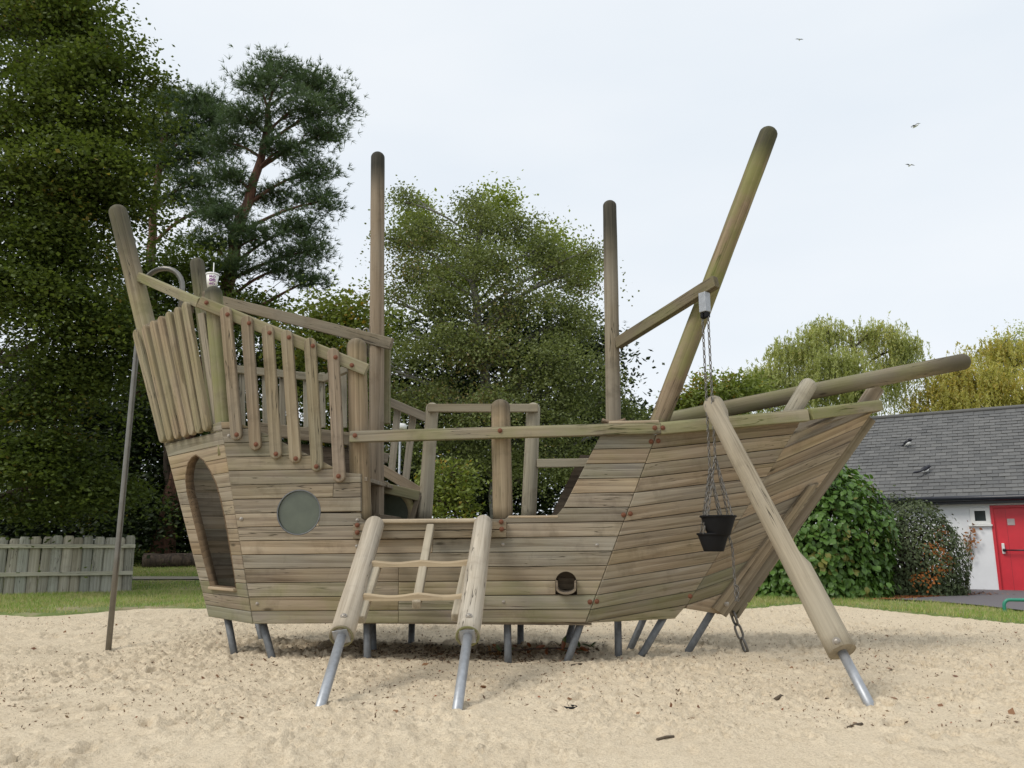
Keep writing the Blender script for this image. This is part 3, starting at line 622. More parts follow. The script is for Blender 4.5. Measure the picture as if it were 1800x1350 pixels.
tree('understory_tree', 'dark evergreen mass low behind the waist of the ship', 'tree', [b0, b0 + Vector((0, 0, 2)), PY(900, 560, 27)], [blob(*a) for a in ((780, 850, 26, 120, 80), (920, 860, 25.5, 120, 80), (1040, 800, 26, 90, 80), (880, 740, 27, 170, 80), (860, 600, 27, 160, 90), (1010, 640, 27.5, 100, 90), (740, 700, 27, 100, 90), (1090, 740, 26, 50, 40))],
     None, BARK, DARKM, size=.20, clumps=24, per=80, crad=.45, seed=44)
b0 = base_at(800, 18)
tree('shrub', 'yellow green bush in front of the dark trees amidships', 'bush', [b0, b0 + Vector((.05, 0, .5)), PY(800, 850, 18)], [blob(*a) for a in ((790, 830, 18, 40, 42), (770, 880, 17.8, 45, 40), (815, 880, 18, 32, 45), (745, 860, 18.3, 26, 30))],
     None, BARK, YGM, size=.10, asp=.55, clumps=60, per=50, crad=.16, seed=45, trunk_r=(.05, .02))
# right hand background
b0 = base_at(1240, 27)
tree('shrub', 'dark green rounded bush beyond the bow rail', 'bush', [b0, b0 + Vector((0, 0, 2)), PY(1240, 720, 27)], [blob(*a) for a in ((1215, 715, 27, 40, 30), (1265, 695, 27, 50, 40), (1310, 690, 27.5, 40, 28), (1250, 780, 27, 90, 60))], None, BARK, YGM, size=.15, clumps=60, per=80, crad=.3, seed=51)
b0 = base_at(1500, 33)
tree('willow_tree', 'pale green weeping willow rising above the bow', 'tree', [b0, PY(1510, 760, 33), PY(1505, 660, 33), PY(1495, 590, 33)], [blob(*a) for a in ((1450, 585, 33, 50, 26), (1540, 590, 33, 50, 24), (1390, 620, 33, 50, 28), (1590, 610, 33, 30, 24), (1480, 640, 32, 70, 30), (1570, 650, 33, 36, 26), (1340, 665, 33, 46, 28), (1295, 700, 33, 36, 20), (1420, 680, 32.5, 60, 26), (1510, 690, 33, 50, 30))],
     None, BARK, WILM, size=.17, asp=.24, clumps=72, per=24, seed=53, trunk_r=(.25, .08), mode='willow', strand=2.0, shell=.6)
b0 = base_at(1760, 34)
tree('willow_tree', 'golden yellow weeping willow behind the slate roof', 'tree', [b0, PY(1750, 740, 34), PY(1760, 640, 34)], [blob(*a) for a in ((1760, 620, 34, 70, 32), (1680, 660, 33, 56, 28), (1640, 690, 33, 44, 24), (1740, 670, 32.5, 80, 36), (1840, 620, 34, 60, 40), (1700, 710, 32, 70, 26), (1610, 720, 33, 26, 18), (1790, 700, 32, 60, 30))],
     None, BARK, YELM, size=.17, asp=.28, clumps=46, per=24, seed=54, trunk_r=(.25, .08), mode='willow', strand=1.9, shell=.6)
b0 = base_at(1780, 40)
tree('lime_tree', 'thin pale green tree top at the right edge above the golden willow', 'tree', [b0, PY(1780, 740, 40), PY(1785, 600, 40)], [blob(*a) for a in ((1780, 600, 40, 40, 26), (1830, 590, 40, 40, 30))], None, BARKB, WILM, size=.12, clumps=24, per=40, crad=.4, seed=55)

# hedge dome with large leaves; the leaves that show largest are parts of their own
def leaf_mesh(name, l, wd):
    pr = [(0, 0), (.2, .36), (.45, .5), (.72, .38), (1, 0)]; V = [(0, 0, 0)]
    for t, h in pr[1:-1]: V += [(t * l, h * wd, -.10 * l * t + .05 * l), (t * l, 0, -.08 * l * t), (t * l, -h * wd, -.10 * l * t + .05 * l)]
    V.append((l, 0, -.16 * l)); Fc = [(0, 2, 1), (0, 3, 2)]
    for k in (0, 1): a = 1 + 3 * k; Fc += [(a, a + 1, a + 4, a + 3), (a + 1, a + 2, a + 5, a + 4)]
    Fc += [(7, 8, 10), (8, 9, 10)]
    me = bpy.data.meshes.new(name); me.from_pydata(V, [], Fc); me.update(); return me
def dome(name, label, c, rad, mat, n, size, seed, parts, barkm, wid=.8, core=True):
    r = np.random.default_rng(seed); root = empty(name, c, label, 'bush')
    d = r.normal(size=(n * 2, 3)); d[:, 2] = np.abs(d[:, 2]); d /= np.linalg.norm(d, axis=1)[:, None]; d = d[:n]
    low = r.random(n) < .42; d[low, 2] *= r.random(low.sum()); d /= np.linalg.norm(d, axis=1)[:, None] ** .6
    bump_ = 1 + .15 * (fbm(np.arctan2(d[:, 1], d[:, 0]) * 2.2 + 9, d[:, 2] * 5, seed, 3) - .5) * 2
    q = 1 - .30 * r.random(n) ** 2.2 + .13 * (r.random(n) > .96) * r.random(n); P = d * np.array(rad) * (bump_ * q)[:, None]
    pn = (np.abs(d) ** 2.8).sum(1) ** (1 / 2.8); P = P / np.maximum(pn, .5)[:, None]
    zb = (1 - .10 * (1 - np.clip(P[:, 2] / (.35 * rad[2]), 0, 1))); P[:, 0] *= zb; P[:, 1] *= zb; P[:, 2] = np.maximum(P[:, 2], .03)
    N = d + r.normal(0, .42, d.shape) + np.array([0, 0, .25]); N /= np.linalg.norm(N, axis=1)[:, None]
    T = r.normal(0, .6, d.shape) + np.array([0, 0, -1.]) ; T -= (T * N).sum(1)[:, None] * N; T /= np.linalg.norm(T, axis=1)[:, None]; Sd = np.cross(N, T); sc = size * r.uniform(.7, 1.25, n)
    lm = leaf_mesh('leaf', 1, wid); lm.materials.append(mat); bv = np.array([v.co[:] for v in lm.vertices]); bfc = [list(p.vertices) for p in lm.polygons]
    score = (N @ np.array([-.15, -1, .1])) * (d @ np.array([0, -1, .25])) * sc * q; order = np.argsort(-score); pk = set(order[:parts].tolist())
    VV, FF, k = [], [], 0
    for i in range(n):
        Rm = np.stack([T[i], Sd[i], N[i]], -1) * sc[i]
        if i in pk:
            M = Matrix(((Rm[0, 0], Rm[0, 1], Rm[0, 2], c.x + P[i, 0]), (Rm[1, 0], Rm[1, 1], Rm[1, 2], c.y + P[i, 1]), (Rm[2, 0], Rm[2, 1], Rm[2, 2], c.z + P[i, 2]), (0, 0, 0, 1)))
            put('leaf', lm, M, None, root)
        else: VV.append(bv @ Rm.T + P[i]); FF += [[j + k for j in f] for f in bfc]; k += len(bv)
    me = bpy.data.meshes.new('foliage'); me.from_pydata(np.concatenate(VV).tolist(), [], FF); me.update()
    tag(put('foliage', me, Matrix.Translation(c), mat, root), kind='stuff')
    TV, TF, o = [], [], 0
    for k in range(60):
        a = r.uniform(0, 6.28); e = r.uniform(.25, 1.4); dd = np.array([math.cos(a) * math.cos(e), math.sin(a) * math.cos(e), math.sin(e)])
        v, f = ring_profile(limb_pts(np.array([dd[0] * .1, dd[1] * .1, -.1]), dd * np.array(rad) * .86, r, 5), np.linspace(.03, .008, 5), 5); TV.append(v); TF.append(f + o); o += len(v)
    put('stems', npmesh('stems', np.concatenate(TV), np.concatenate(TF)), Matrix.Translation(c), barkm, root)
    return root
hc = G(1464, 1057); hc = Vector((hc.x, hc.y + 1.0, float(tz(hc.x, hc.y + 1)))); k = hc.y / F_PX
dome('hedge_bush', 'big clipped dome of glossy round green leaves beside the bow', hc, (128 * k, 1.25, 238 * k), HEDM, 12000, .135, 61, 290, BARK)
bc = G(1640, 1053); bc = Vector((bc.x, bc.y + .75, 0.03)); k = bc.y / F_PX
fb = dome('berry_bush', 'dark rounded bush with clusters of orange berries by the white wall', bc, (84 * k, .85, 158 * k), BERM, 12000, .08, 63, 0, BARK, .5)
r = np.random.default_rng(66); VV = []
for (px, py, s_) in ((1652, 938, 9), (1640, 962, 12), (1655, 975, 10), (1645, 968, 12), (1630, 1012, 15), (1620, 1020, 12), (1650, 1005, 10), (1655, 1000, 9), (1668, 985, 6), (1693, 958, 6), (1660, 925, 5), (1606, 1020, 6), (1675, 940, 5)):
    for i in range(11 * s_ // 4):
        # project onto the bush surface
        dd = ray(px + r.normal(0, s_), py + r.normal(0, s_ * .6)); o_ = CAM - bc; A = np.array(dd) / np.array((84 * k, .85, 158 * k)) ; Bq = np.array(o_) / np.array((84 * k, .85, 158 * k))
        qa, qb, qc = A @ A, 2 * A @ Bq, Bq @ Bq - 1.02; disc = qb * qb - 4 * qa * qc
        if disc > 0: t = (-qb - math.sqrt(disc)) / (2 * qa); VV.append(np.array(o_) + np.array(dd) * t)
VV = np.array(VV); v, f = leaf_quads(VV, np.tile(np.array([0, -1., .4]), (len(VV), 1)) + r.normal(0, .4, VV.shape), .055, .9, r)
tag(put('berries', npmesh('berries', v, f), Matrix.Translation(bc), ORNM, fb), kind='stuff')
wc = Wp(1706, 975, .06); cl = empty('wall_climber', Vector((wc.x, wc.y, .03)) , 'small climbing sprig with rusty orange leaves on the white wall', 'plant')
tw = [Wp(*q, .05) for q in ((1700, 1042), (1702, 1000), (1704, 975), (1706, 955), (1706, 935))]; pipe('stem', tw, .008, BARK, cl, 6)
C_ = np.array([np.array(Wp(1706 + r.normal(0, 6) , 952 + r.normal(0, 14), .07 + r.random() * .06)) for _ in range(90)]); v, f = leaf_quads(C_ - np.array(WORLD[cl].translation), r.normal(size=C_.shape) + np.array([0, -1, .2]), .07, .7, r)
put('leaves', npmesh('leaves', v, f), WORLD[cl], leafm('rusty_leaf', (.22, .07, .03), (.42, .19, .06), trans=.2), cl)

# ------------------------------------------------------------------ fence on the left, log
fr = G(231, 1044); flp = G(-12, 1050); fd = (flp - fr).normalized(); fn = Vector((-fd.y, fd.x, 0)); fn = fn if fn.y < 0 else -fn
fence = empty('paling_fence', fr, 'weathered grey fence of half round palings on the left lawn', 'fence')
FH = 1.22; rr = random.Random(8); u = .0; FL = (flp - fr).length + 1.6
while u < FL:
    wd = rr.uniform(.205, .26); h = FH + rr.uniform(-.035, .03); c = fr + fd * (u + wd / 2); n = 8; pts = []
    for k in range(n + 1): t = math.pi * k / n; pts.append((-wd * .47 * math.cos(t), wd * .30 * math.sin(t) + .004))
    bm = bmesh.new(); lo = [bm.verts.new((p[0], p[1], -.15)) for p in pts]; mid = [bm.verts.new((p[0], p[1], h - .06)) for p in pts]; hi = [bm.verts.new((p[0] * .72, p[1] * .8, h)) for p in pts]
    for A, Bq in ((lo, mid), (mid, hi)):
        for k in range(n): bm.faces.new([A[k], A[k + 1], Bq[k + 1], Bq[k]])
        bm.faces.new([A[n], A[0], Bq[0], Bq[n]])
    bm.faces.new(hi); bm.faces.new(lo[::-1])
    # grain runs along local x: turn the paling so that x is up
    me = bm_mesh('paling', bm); me.transform(Matrix(((0, 0, 1, 0), (1, 0, 0, 0), (0, 1, 0, 0), (0, 0, 0, 1))))
    M = Matrix(((0, fd.x, fn.x, c.x), (0, fd.y, fn.y, c.y), (1, 0, 0, float(tz(c.x, c.y))), (0, 0, 0, 1)))
    M = M @ Matrix.Rotation(rr.gauss(0, .012), 4, 'Z')
    put('paling', me, M, W_FENCE, fence, color=tint(.18, .12)); u += wd * .93
for zr in (FH - .21, FH - .80):
    a = fr + fd * .01 + fn * .105 + UP * (zr + float(tz(fr.x, fr.y))); b = a + fd * (FL - .1); beam('rail', a, b, .07, .085, W_FENCE, fence, UP, color=(1.25, 1.25, 1.2, .2))
lg0, lg1 = PY(252, 992, 24.0), PY(420, 990, 24.6)
lo_ = log('fallen_log', Vector((lg0.x, lg0.y, float(tz(lg0.x, 24)) + .17)), Vector((lg1.x, lg1.y, float(tz(lg1.x, 24.6)) + .17)), .24, .2, BARK, None, dome1=False, wob=.06)
tag(lo_, 'fallen brown log lying on the grass below the dark trees', 'log')
fc = base_at(272, 24.6)
tree('fern_clump', 'low green weeds growing around the pine trunk foot', 'plant', [fc, fc + Vector((0, 0, .1)), fc + Vector((0, 0, .2))], [(np.array(fc + Vector((.0, -.3, .25))), np.array([.6, .3, .25])), (np.array(fc + Vector((.9, -.3, .15))), np.array([.5, .3, .15])), (np.array(fc + Vector((-.6, -.4, .12))), np.array([.4, .3, .16]))], None, BARK, MAPM, size=.09, clumps=60, per=30, crad=.12, seed=70, trunk_r=(.02, .01), show_twigs=False)
# ------------------------------------------------------------------ the play ship
ORG = Vector((SHIPC.x, SHIPC.y, 0))
ship = empty('play_ship', ORG, 'weathered wooden pirate ship climbing frame standing on steel legs in sand', 'climbing frame')
NEAR = -TDIR
def f2(px, py): p = S(px, py, 0); return ((p - B0).dot(SDIR), p.z)
def f3(q, d=0.): return B0 + SDIR * q[0] + TDIR * d + UP * q[1]
LY = [1097, 1074.7, 1049.7, 1024.7, 1000, 975.5, 951, 927, 902.5, 877.5, 852.5, 827.5, 803, 778, 753, 728]
RY = [1094, 1070.5, 1045.5, 1019.8, 994.2, 968.5, 942.6, 917, 891.5, 866, 840.5, 814.7, 788.7, 764, 738, 712]
LINES = [(f2(420, a), f2(1090, b)) for a, b in zip(LY, RY)]
def half(poly, ln, keep_up, gap=.0027):
    (x0, z0), (x1, z1) = ln; n = (-(z1 - z0), x1 - x0); m_ = math.hypot(*n); n = (n[0] / m_, n[1] / m_)
    if not keep_up: n = (-n[0], -n[1])
    return clip(poly, (x0 + n[0] * gap, z0 + n[1] * gap), n)
NEARPL, FACPL = [], []
def add_planks(outline, rows, d, n, mat, store=None, splits={}, thick=.04, mirror=False, cfun=None):
    for k in rows:
        poly = half(outline, LINES[k], True); poly = half(poly, LINES[k + 1], False) if poly else poly
        if not poly: continue
        parts = [poly]
        for x in splits.get(k, []):
            ax = f2(x, LY[k])[0]; parts = [q for p_ in parts for q in (clip(p_, (ax - .001, 0), (-1, 0)), clip(p_, (ax + .001, 0), (1, 0))) if q]
        for p_ in parts:
            o = plank('plank', [f3(q, d) for q in p_], n, thick, SDIR, mat, ship, color=cfun(k) if cfun else None)
            if store is not None: store.append(o)
def pcol(k):
    c = list(tint(.17)); q = random.random()
    if q < .25: c[0] *= 1.05; c[2] *= .92
    elif q < .45: c[0] *= .93; c[1] *= .96
    c[3] = .5 if k <= 2 else (.25 if k >= 10 else .1); return tuple(c)
CL = lambda y: 388 + (y - 742) * (444 - 388) / (1097 - 742)          # stern corner of the near side
CA = lambda y: 1160 - (y - 745) * (1160 - 1030) / (1094 - 745)       # seam to the bow
low = [f2(*q) for q in ((CL(1110), 1110), (CA(1110), 1110), (CA(909), 909), (984, 909), (896, 908.5), (872, 913), (640, 916), (634, 905), (634, 898), (CL(898), 898))]
low = [f2(*q) for q in ((445.5, 1097.2), (1029, 1094.2), (CA(891), 891), (991, 891), (979, 906), (893, 907.5), (888, 913), (640, 915.5), (634, 911), (634, 902), (CL(902.4), 902.4))]
add_planks(low, range(0, 8), 0, NEAR, W_PLANK, NEARPL, {0: [700], 1: [700], 2: [700], 3: [700], 5: [760], 7: [560]}, cfun=pcol)
upl = [f2(*q) for q in ((CL(902), 902.3), (CL(742), 742), (414, 741), (470, 764), (520, 789), (570, 813), (603, 831), (634, 833), (634, 899.5))]
add_planks(upl, range(8, 15), 0, NEAR, W_PLANK, NEARPL, {9: [585]}, cfun=pcol)
upr = [f2(*q) for q in ((991, 891.5), (1056, 764), (CA(764), 764), (CA(891.5), 891.5))]
add_planks(upr, range(8, 13), 0, NEAR, W_PLANK, NEARPL, cfun=pcol)
# far side, seen through the gaps
def mirror(p): d = (p - B0).dot(TDIR); return p + TDIR * (1.66 - 2 * d)
FAR = TDIR
def farp(px, py): p = S(px, py, 1.62); return ((p - B0).dot(SDIR), p.z)
fl_ = [farp(*q) for q in ((470, 1090), (980, 1090), (1012, 925), (770, 925), (742, 925), (736, 872), (655, 850), (612, 790), (440, 770))]
add_planks(fl_, range(0, 14), 1.66, FAR, W_PLANK, None, {3: [600], 6: [640], 8: [560]}, cfun=pcol)
fr_ = [farp(*q) for q in ((960, 925), (1020, 800), (1090, 800), (1050, 925))]
add_planks(fr_, range(7, 13), 1.66, FAR, W_PLANK, None, cfun=pcol)

# stern facets
RYs = [757, 781, 805, 830, 855, 880, 904, 929, 952, 976, 1001, 1025.5, 1050.5, 1075, 1097]
LYs = [781, 803, 824, 845.5, 867, 888, 910, 931, 953, 975, 998, 1020, 1042, 1063, 1084]
ca, cb = S(CL(757), 757, 0), S(CL(1097), 1097, 0); stm = S(327, 931, .62)
FN = (cb - ca).cross(stm - ca).normalized(); FN = FN if FN.y < 0 else -FN
def Fp(px, py, off=0.): return hit(px, py, ca + FN * off, FN)
CL0 = lambda y: 289 + (y - 781) * (366 - 289) / (1084 - 781)
def stern_rows(pts_fn, n, store, th=.04):
    rows = [(735, 752)] + list(zip(RYs, LYs))
    for k in range(len(RYs) - 1):
        e = 1.4
        q = [pts_fn(CL0(LYs[k + 1]) + .3, LYs[k + 1] - e * .1), pts_fn(CL(RYs[k + 1]) - .6, RYs[k + 1] - e * .1), pts_fn(CL(RYs[k]) - .6, RYs[k] + e * .4), pts_fn(CL0(LYs[k]) + .3, LYs[k] + e * .4)]
        o = plank('plank', q, n, th, q[1] - q[0], W_PLANK, ship, color=pcol(13 - k)); store.append(o)
stern_rows(Fp, FN, FACPL)
FNm = FN - TDIR * (2 * FN.dot(TDIR)); dump = []
for k in range(len(RYs) - 1):
    q = [Fp(CL0(LYs[k + 1]) + .5, LYs[k + 1] - .1, -.02), mirror(Fp(CL(RYs[k + 1]) - .6, RYs[k + 1] - .1)), mirror(Fp(CL(RYs[k]) - .6, RYs[k] + .3)), Fp(CL0(LYs[k]) + .5, LYs[k] + .3, -.02)]
    nn = (q[1] - q[0]).cross(q[3] - q[0]).normalized(); nn = nn if nn.y > 0 else -nn; plank('plank', q, nn, .04, q[1] - q[0], W_PLANK, ship, color=pcol(13 - k))
def light_stop(poly, n, off=.043):  # unseen backing added to stop light showing between the planks
    o = plank('light_stop', [p - n * off for p in poly], n, .008, SDIR, W_POST, ship, color=(.35, .32, .3, 0), bev=0); return o
LNEAR = [light_stop([f3(q) for q in pl_], NEAR) for pl_ in (low, upl, upr)]
LFAR = [light_stop([f3(q, 1.66) for q in pl_], FAR) for pl_ in (fl_, fr_)]
LFAC = [light_stop([Fp(CL0(781) + 1, 781), Fp(CL(757) - 1, 757), Fp(CL(1096) - 1, 1096), Fp(CL0(1083) + 1, 1083)], FN)]
plank('plank', [Fp(372, 760), Fp(CL(757) - .6, 756.5), Fp(CL(742) - .5, 741), Fp(369, 747)], FN, .04, Fp(390, 757) - Fp(372, 760), W_PLANK, ship, color=tint(.1, .5))

# bow panels
BYs = [740, 763, 788, 813, 838, 862, 888, 913, 938, 964, 989, 1014, 1038, 1063]
AYs = [764, 789, 815, 840, 866, 892, 917, 942, 968, 994, 1020, 1046.5, 1071.6, 1094.5]
NYs = [712, 716, 723, 749, 775, 802, 829, 857, 887, 915, 944, 972, 1000, 1029]
XB = lambda y: 1411 - (y - 735) * .618
XN = lambda y: 1545 - (y - 709) / 1.385
DB = lambda y: .20 + .30 * (y - 735) / 330
def Ab(y, o=0): return S(CA(y) + o, y, 0)
def Bb(y, o=0): return S(XB(y) + o, y, DB(y))
def Nb(y, o=0): return S(XN(y) + o, y, .80)
def quad_plank(q, c=None, th=.04, far=True, bev=.0035, mat=None):
    n = (q[1] - q[0]).cross(q[3] - q[0]).normalized(); n = n if n.dot(CAM - q[0]) > 0 else -n
    o = plank('plank', q, n, th, q[1] - q[0], mat or W_PLANK, ship, color=c, bev=bev)
    if far:
        qm = [mirror(p) for p in q]; nm = n - TDIR * (2 * n.dot(TDIR)); plank('plank', qm, nm, th, qm[1] - qm[0], W_PLANK, ship, color=c, bev=bev)
    return o
for k in range(13):
    e = .62
    quad_plank([Ab(AYs[k + 1] - e, 1.2), Bb(BYs[k + 1] - e, -.3), Bb(BYs[k] + e, -.3), Ab(AYs[k] + e, 1.2)], pcol(13 - k))
for k in range(1, 13):
    e = .62
    a, b, c, d = Bb(BYs[k + 1] - e, .6), Nb(NYs[k + 1] - e), Nb(NYs[k] + e), Bb(BYs[k] + e, .6)
    if k == 1: c = S(1472, 731, .62)
    quad_plank([a, b, c, d], pcol(13 - k))
quad_plank([Bb(741, .6), S(1470, 732, .6), S(1440, 734, .45), Bb(738, .6)], far=False)
# bottom wedges
quad_plank([S(1034, 1095, .004), S(1186, 1087.5, .44), Bb(1064, -1), Ab(1094.8, 3)], pcol(2))
quad_plank([S(1207, 1070, .5), S(1273, 1081, .8), Nb(1030), Bb(1064, .6)], pcol(3))
for ra, rb_ in (([Ab(y, 1) for y in AYs], [Bb(y, -1) for y in BYs]), ([Bb(y, 1) for y in BYs[2:]], [Nb(y) for y in NYs[2:]])):
    nn = (rb_[5] - ra[5]).cross(ra[8] - ra[5]).normalized(); nn = nn if nn.y < 0 else -nn
    V = [p.lerp(q, t) - nn * (.05 + (.012 if far_ else 0)) for far_ in (0, 1) for p, q in zip(ra, rb_) for t in (0, .25, .5, .75, 1)]; nr = len(ra); Fc = []
    for j in range(nr - 1):
        for i in range(4): a = j * 5 + i; Fc += [(a, a + 1, a + 6, a + 5), tuple(x + nr * 5 for x in (a + 5, a + 6, a + 1, a))]
    put('light_stop', npmesh('light_stop', V, Fc), None, W_POST, ship, color=(.35, .32, .3, 0)); put('light_stop', npmesh('light_stop', [mirror(Vector(p)) for p in V], Fc), None, W_POST, ship, color=(.35, .32, .3, 0))  # same added backing behind the bow planks, keeps light out of the gaps
# stem: near plate board, timber and far plank ends
pl = [S(1436, 848, .775), S(1420, 852, .70), S(1412, 863, .68), S(1249, 1067, .68), S(1273, 1083, .775)]
n_ = (pl[4] - pl[0]).cross(pl[3] - pl[4]).normalized(); n_ = n_ if n_.y < 0 else -n_
plank('stem_plate', [p + n_ * .045 for p in pl], n_, .04, pl[4] - pl[0], W_POST, ship, color=(1.12, 1.1, 1.05, .1), bev=.008)
sa_, sb_ = S(1528, 735, .93), S(1284, 1079, .93)
beam('stem', sa_, sb_, .13, .10, W_POST, ship, up=NEAR, color=(.85, .82, .78, .15), bev=.006)
for k in range(9):     # butt ends of the far planks along the stem
    t0, t1 = k / 9, (k + 1) / 9; a = S(1455, 842, .99).lerp(S(1290, 1083, .99), t0 + .004); b = S(1455, 842, .99).lerp(S(1290, 1083, .99), t1 - .004)
    beam('plank_end', a, b, .10, .045, W_PLANK, ship, up=NEAR, color=tint(.2), bev=.006)

# openings: porthole, scupper hole, arched door
def split_islands(o, lst):
    """a board cut through by an opening becomes two boards"""
    bm = bmesh.new(); bm.from_mesh(o.data); seen, isl = set(), []
    for v in bm.verts:
        if v in seen: continue
        st, comp = [v], []; seen.add(v)
        while st:
            a = st.pop(); comp.append(a)
            for e in a.link_edges:
                b = e.other_vert(a)
                if b not in seen: seen.add(b); st.append(b)
        isl.append(set(x.index for x in comp))
    bm.free()
    if len(isl) < 2: return
    src = o.data; fin = []
    for s_ in isl:
        bm = bmesh.new(); bm.from_mesh(src); bm.verts.ensure_lookup_table(); bmesh.ops.delete(bm, geom=[v for v in bm.verts if v.index not in s_], context='VERTS')
        me = bpy.data.meshes.new('plank'); bm.to_mesh(me); bm.free(); me.materials.append(src.materials[0]); fin.append(me)
    o.data = fin[0]
    for me in fin[1:]:
        c = o.copy(); c.data = me; COL.objects.link(c); WORLD[c] = WORLD[o]
        c.color = tuple(x * 1.02 for x in o.color[:3]) + (o.color[3],)
def cut(objs, me, M):
    c = bpy.data.objects.new('cutter', me); COL.objects.link(c); c.matrix_basis = M; bpy.context.view_layer.update()
    for o in objs:
        md = o.modifiers.new('b', 'BOOLEAN'); md.object = c; md.solver = 'EXACT'; md.operation = 'DIFFERENCE'
    dg = bpy.context.evaluated_depsgraph_get(); dg.update(); new = []
    for o in objs: new.append(bpy.data.meshes.new_from_object(o.evaluated_get(dg)))
    for o, nm in zip(objs, new):
        o.modifiers.clear(); o.data = nm; split_islands(o, objs)
    bpy.data.objects.remove(c)
def disc_poly(r, n=40): return [(r * math.cos(2 * math.pi * k / n), r * math.sin(2 * math.pi * k / n)) for k in range(n)]
def near_objs(objs, p, rad):
    out = []
    for o in objs:
        M = WORLD[o]; zs = [(M @ v.co) for v in o.data.vertices]
        if min(v.z for v in zs) < p.z + rad and max(v.z for v in zs) > p.z - rad and min((v - B0).dot(SDIR) for v in zs) < (p - B0).dot(SDIR) + rad and max((v - B0).dot(SDIR) for v in zs) > (p - B0).dot(SDIR) - rad: out.append(o)
    return out
bpy.context.view_layer.update()
pc = S(525, 900.5, 0); PR = 39.5 / F_PX * 8.15; Mp = frame(pc, SDIR, NEAR)
cut(near_objs(NEARPL, pc, PR) + LNEAR[:2], outline_mesh('c', disc_poly(PR), .3, 0), Mp @ Matrix.Translation((0, 0, .12)))
ph = put('porthole', outline_mesh('porthole', disc_poly(PR - .004), .012, .003, 1), Mp @ Matrix.Translation((0, 0, -.020)), ACRYL, ship)
def ring(name, r0, r1, h, M, mat, parent, seg=40):
    V, Fc = [], []
    for k in range(seg):
        c_, s_ = math.cos(2 * math.pi * k / seg), math.sin(2 * math.pi * k / seg)
        V += [(r0 * c_, r0 * s_, 0), (r0 * c_, r0 * s_, h), (r1 * c_, r1 * s_, h), (r1 * c_, r1 * s_, 0)]
        a, b = 4 * k, 4 * ((k + 1) % seg); Fc += [(a + i, a + (i + 1) % 4, b + (i + 1) % 4, b + i) for i in range(4)]
    return put(name, npmesh(name, V, Fc), M, mat, parent)
ring('porthole_ring', PR - .012, PR - .002, .012, Mp @ Matrix.Translation((0, 0, -.011)), DSTEEL, ph)
pf = S(683, 903, 1.58); Mf = frame(pf, SDIR, NEAR); pr2 = .24
ph2 = put('porthole', outline_mesh('porthole', disc_poly(pr2), .02, .004, 1), Mf, ACRYL, ship); ring('porthole_ring', pr2, pr2 + .085, .02, Mf @ Matrix.Translation((0, 0, -.012)), W_WORN, ph2)
sc_ = S(995, 1024, 0); Ms = frame(sc_, SDIR, NEAR); rs_ = .105
cut(near_objs(NEARPL, sc_, .13) + LNEAR[:1], outline_mesh('c', [(rs_ * math.cos(R(a)), rs_ * math.sin(R(a))) for a in range(0, 181, 15)] + [(-rs_, -.115), (rs_, -.115)], .3, 0), Ms @ Matrix.Translation((0, 0, .12)))
bm = bmesh.new(); sg = 9; prof = [(.098 * math.cos(R(180 + 180 * k / sg)), .098 * math.sin(R(180 + 180 * k / sg)) * .55 - .055) for k in range(sg + 1)]; prof = [(-.1, .03)] + prof + [(.1, .03)]
rings_ = []
for (zz, sc2) in ((.075, 1), (-.30, 1), (-.30, .80), (.075, .80)): rings_.append([bm.verts.new((p[0] * sc2, (p[1] + .02) * sc2 - .02 - zz * .0, zz)) for p in prof])
for a_, b_ in ((0, 1), (1, 2), (2, 3), (3, 0)):
    for k in range(len(prof) - 1): bm.faces.new([rings_[a_][k], rings_[a_][k + 1], rings_[b_][k + 1], rings_[b_][k]])
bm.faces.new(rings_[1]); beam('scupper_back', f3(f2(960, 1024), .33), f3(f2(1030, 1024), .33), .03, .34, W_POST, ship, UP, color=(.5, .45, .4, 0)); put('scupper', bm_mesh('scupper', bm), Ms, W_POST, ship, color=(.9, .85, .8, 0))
arch = [(225, 330), (209, 410), (207, 470), (217, 560), (240, 655), (290, 860), (340, 1060), (408, 1318), (608, 1335), (600, 1250), (570, 1060), (545, 900), (520, 760), (490, 620), (450, 480), (400, 380), (350, 305), (290, 262), (255, 285)]
Ma = frame(Fp(370, 900), Fp(420, 900) - Fp(320, 900), FN); Mai = Ma.inverted()
ap = [tuple((Mai @ Fp(x / 4.5 + 280, y / 4.5 + 740))[:2]) for x, y in arch]
cut(FACPL + LFAC, outline_mesh('c', ap, .4, 0), Ma @ Matrix.Translation((0, 0, .2)))
# door lining: ply edge strip
V, Fc = [], []; cx_ = sum(p[0] for p in ap) / len(ap); cy_ = sum(p[1] for p in ap) / len(ap); na = len(ap)
for p in ap:
    for zz in (.004, -.09): 
        for e in (0, -.016):
            l_ = math.hypot(p[0] - cx_, p[1] - cy_); V.append((p[0] + (p[0] - cx_) / l_ * e, p[1] + (p[1] - cy_) / l_ * e, zz))
for k in range(na):
    a, b = 4 * k, 4 * ((k + 1) % na)
    for i, j in ((0, 1), (1, 3), (3, 2), (2, 0)): Fc.append((a + i, a + j, b + j, b + i))
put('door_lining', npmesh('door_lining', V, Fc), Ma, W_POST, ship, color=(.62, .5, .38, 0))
dl, dr_ = Fp(371, 1033), Fp(416, 1037); beam('door_sill', dl, dr_, .08, .03, W_WORN, ship, UP)
log('stern_timber', S(341, 845, 1.0), S(399, 1040, 1.0), .075, .075, W_POST, ship, dome1=False)

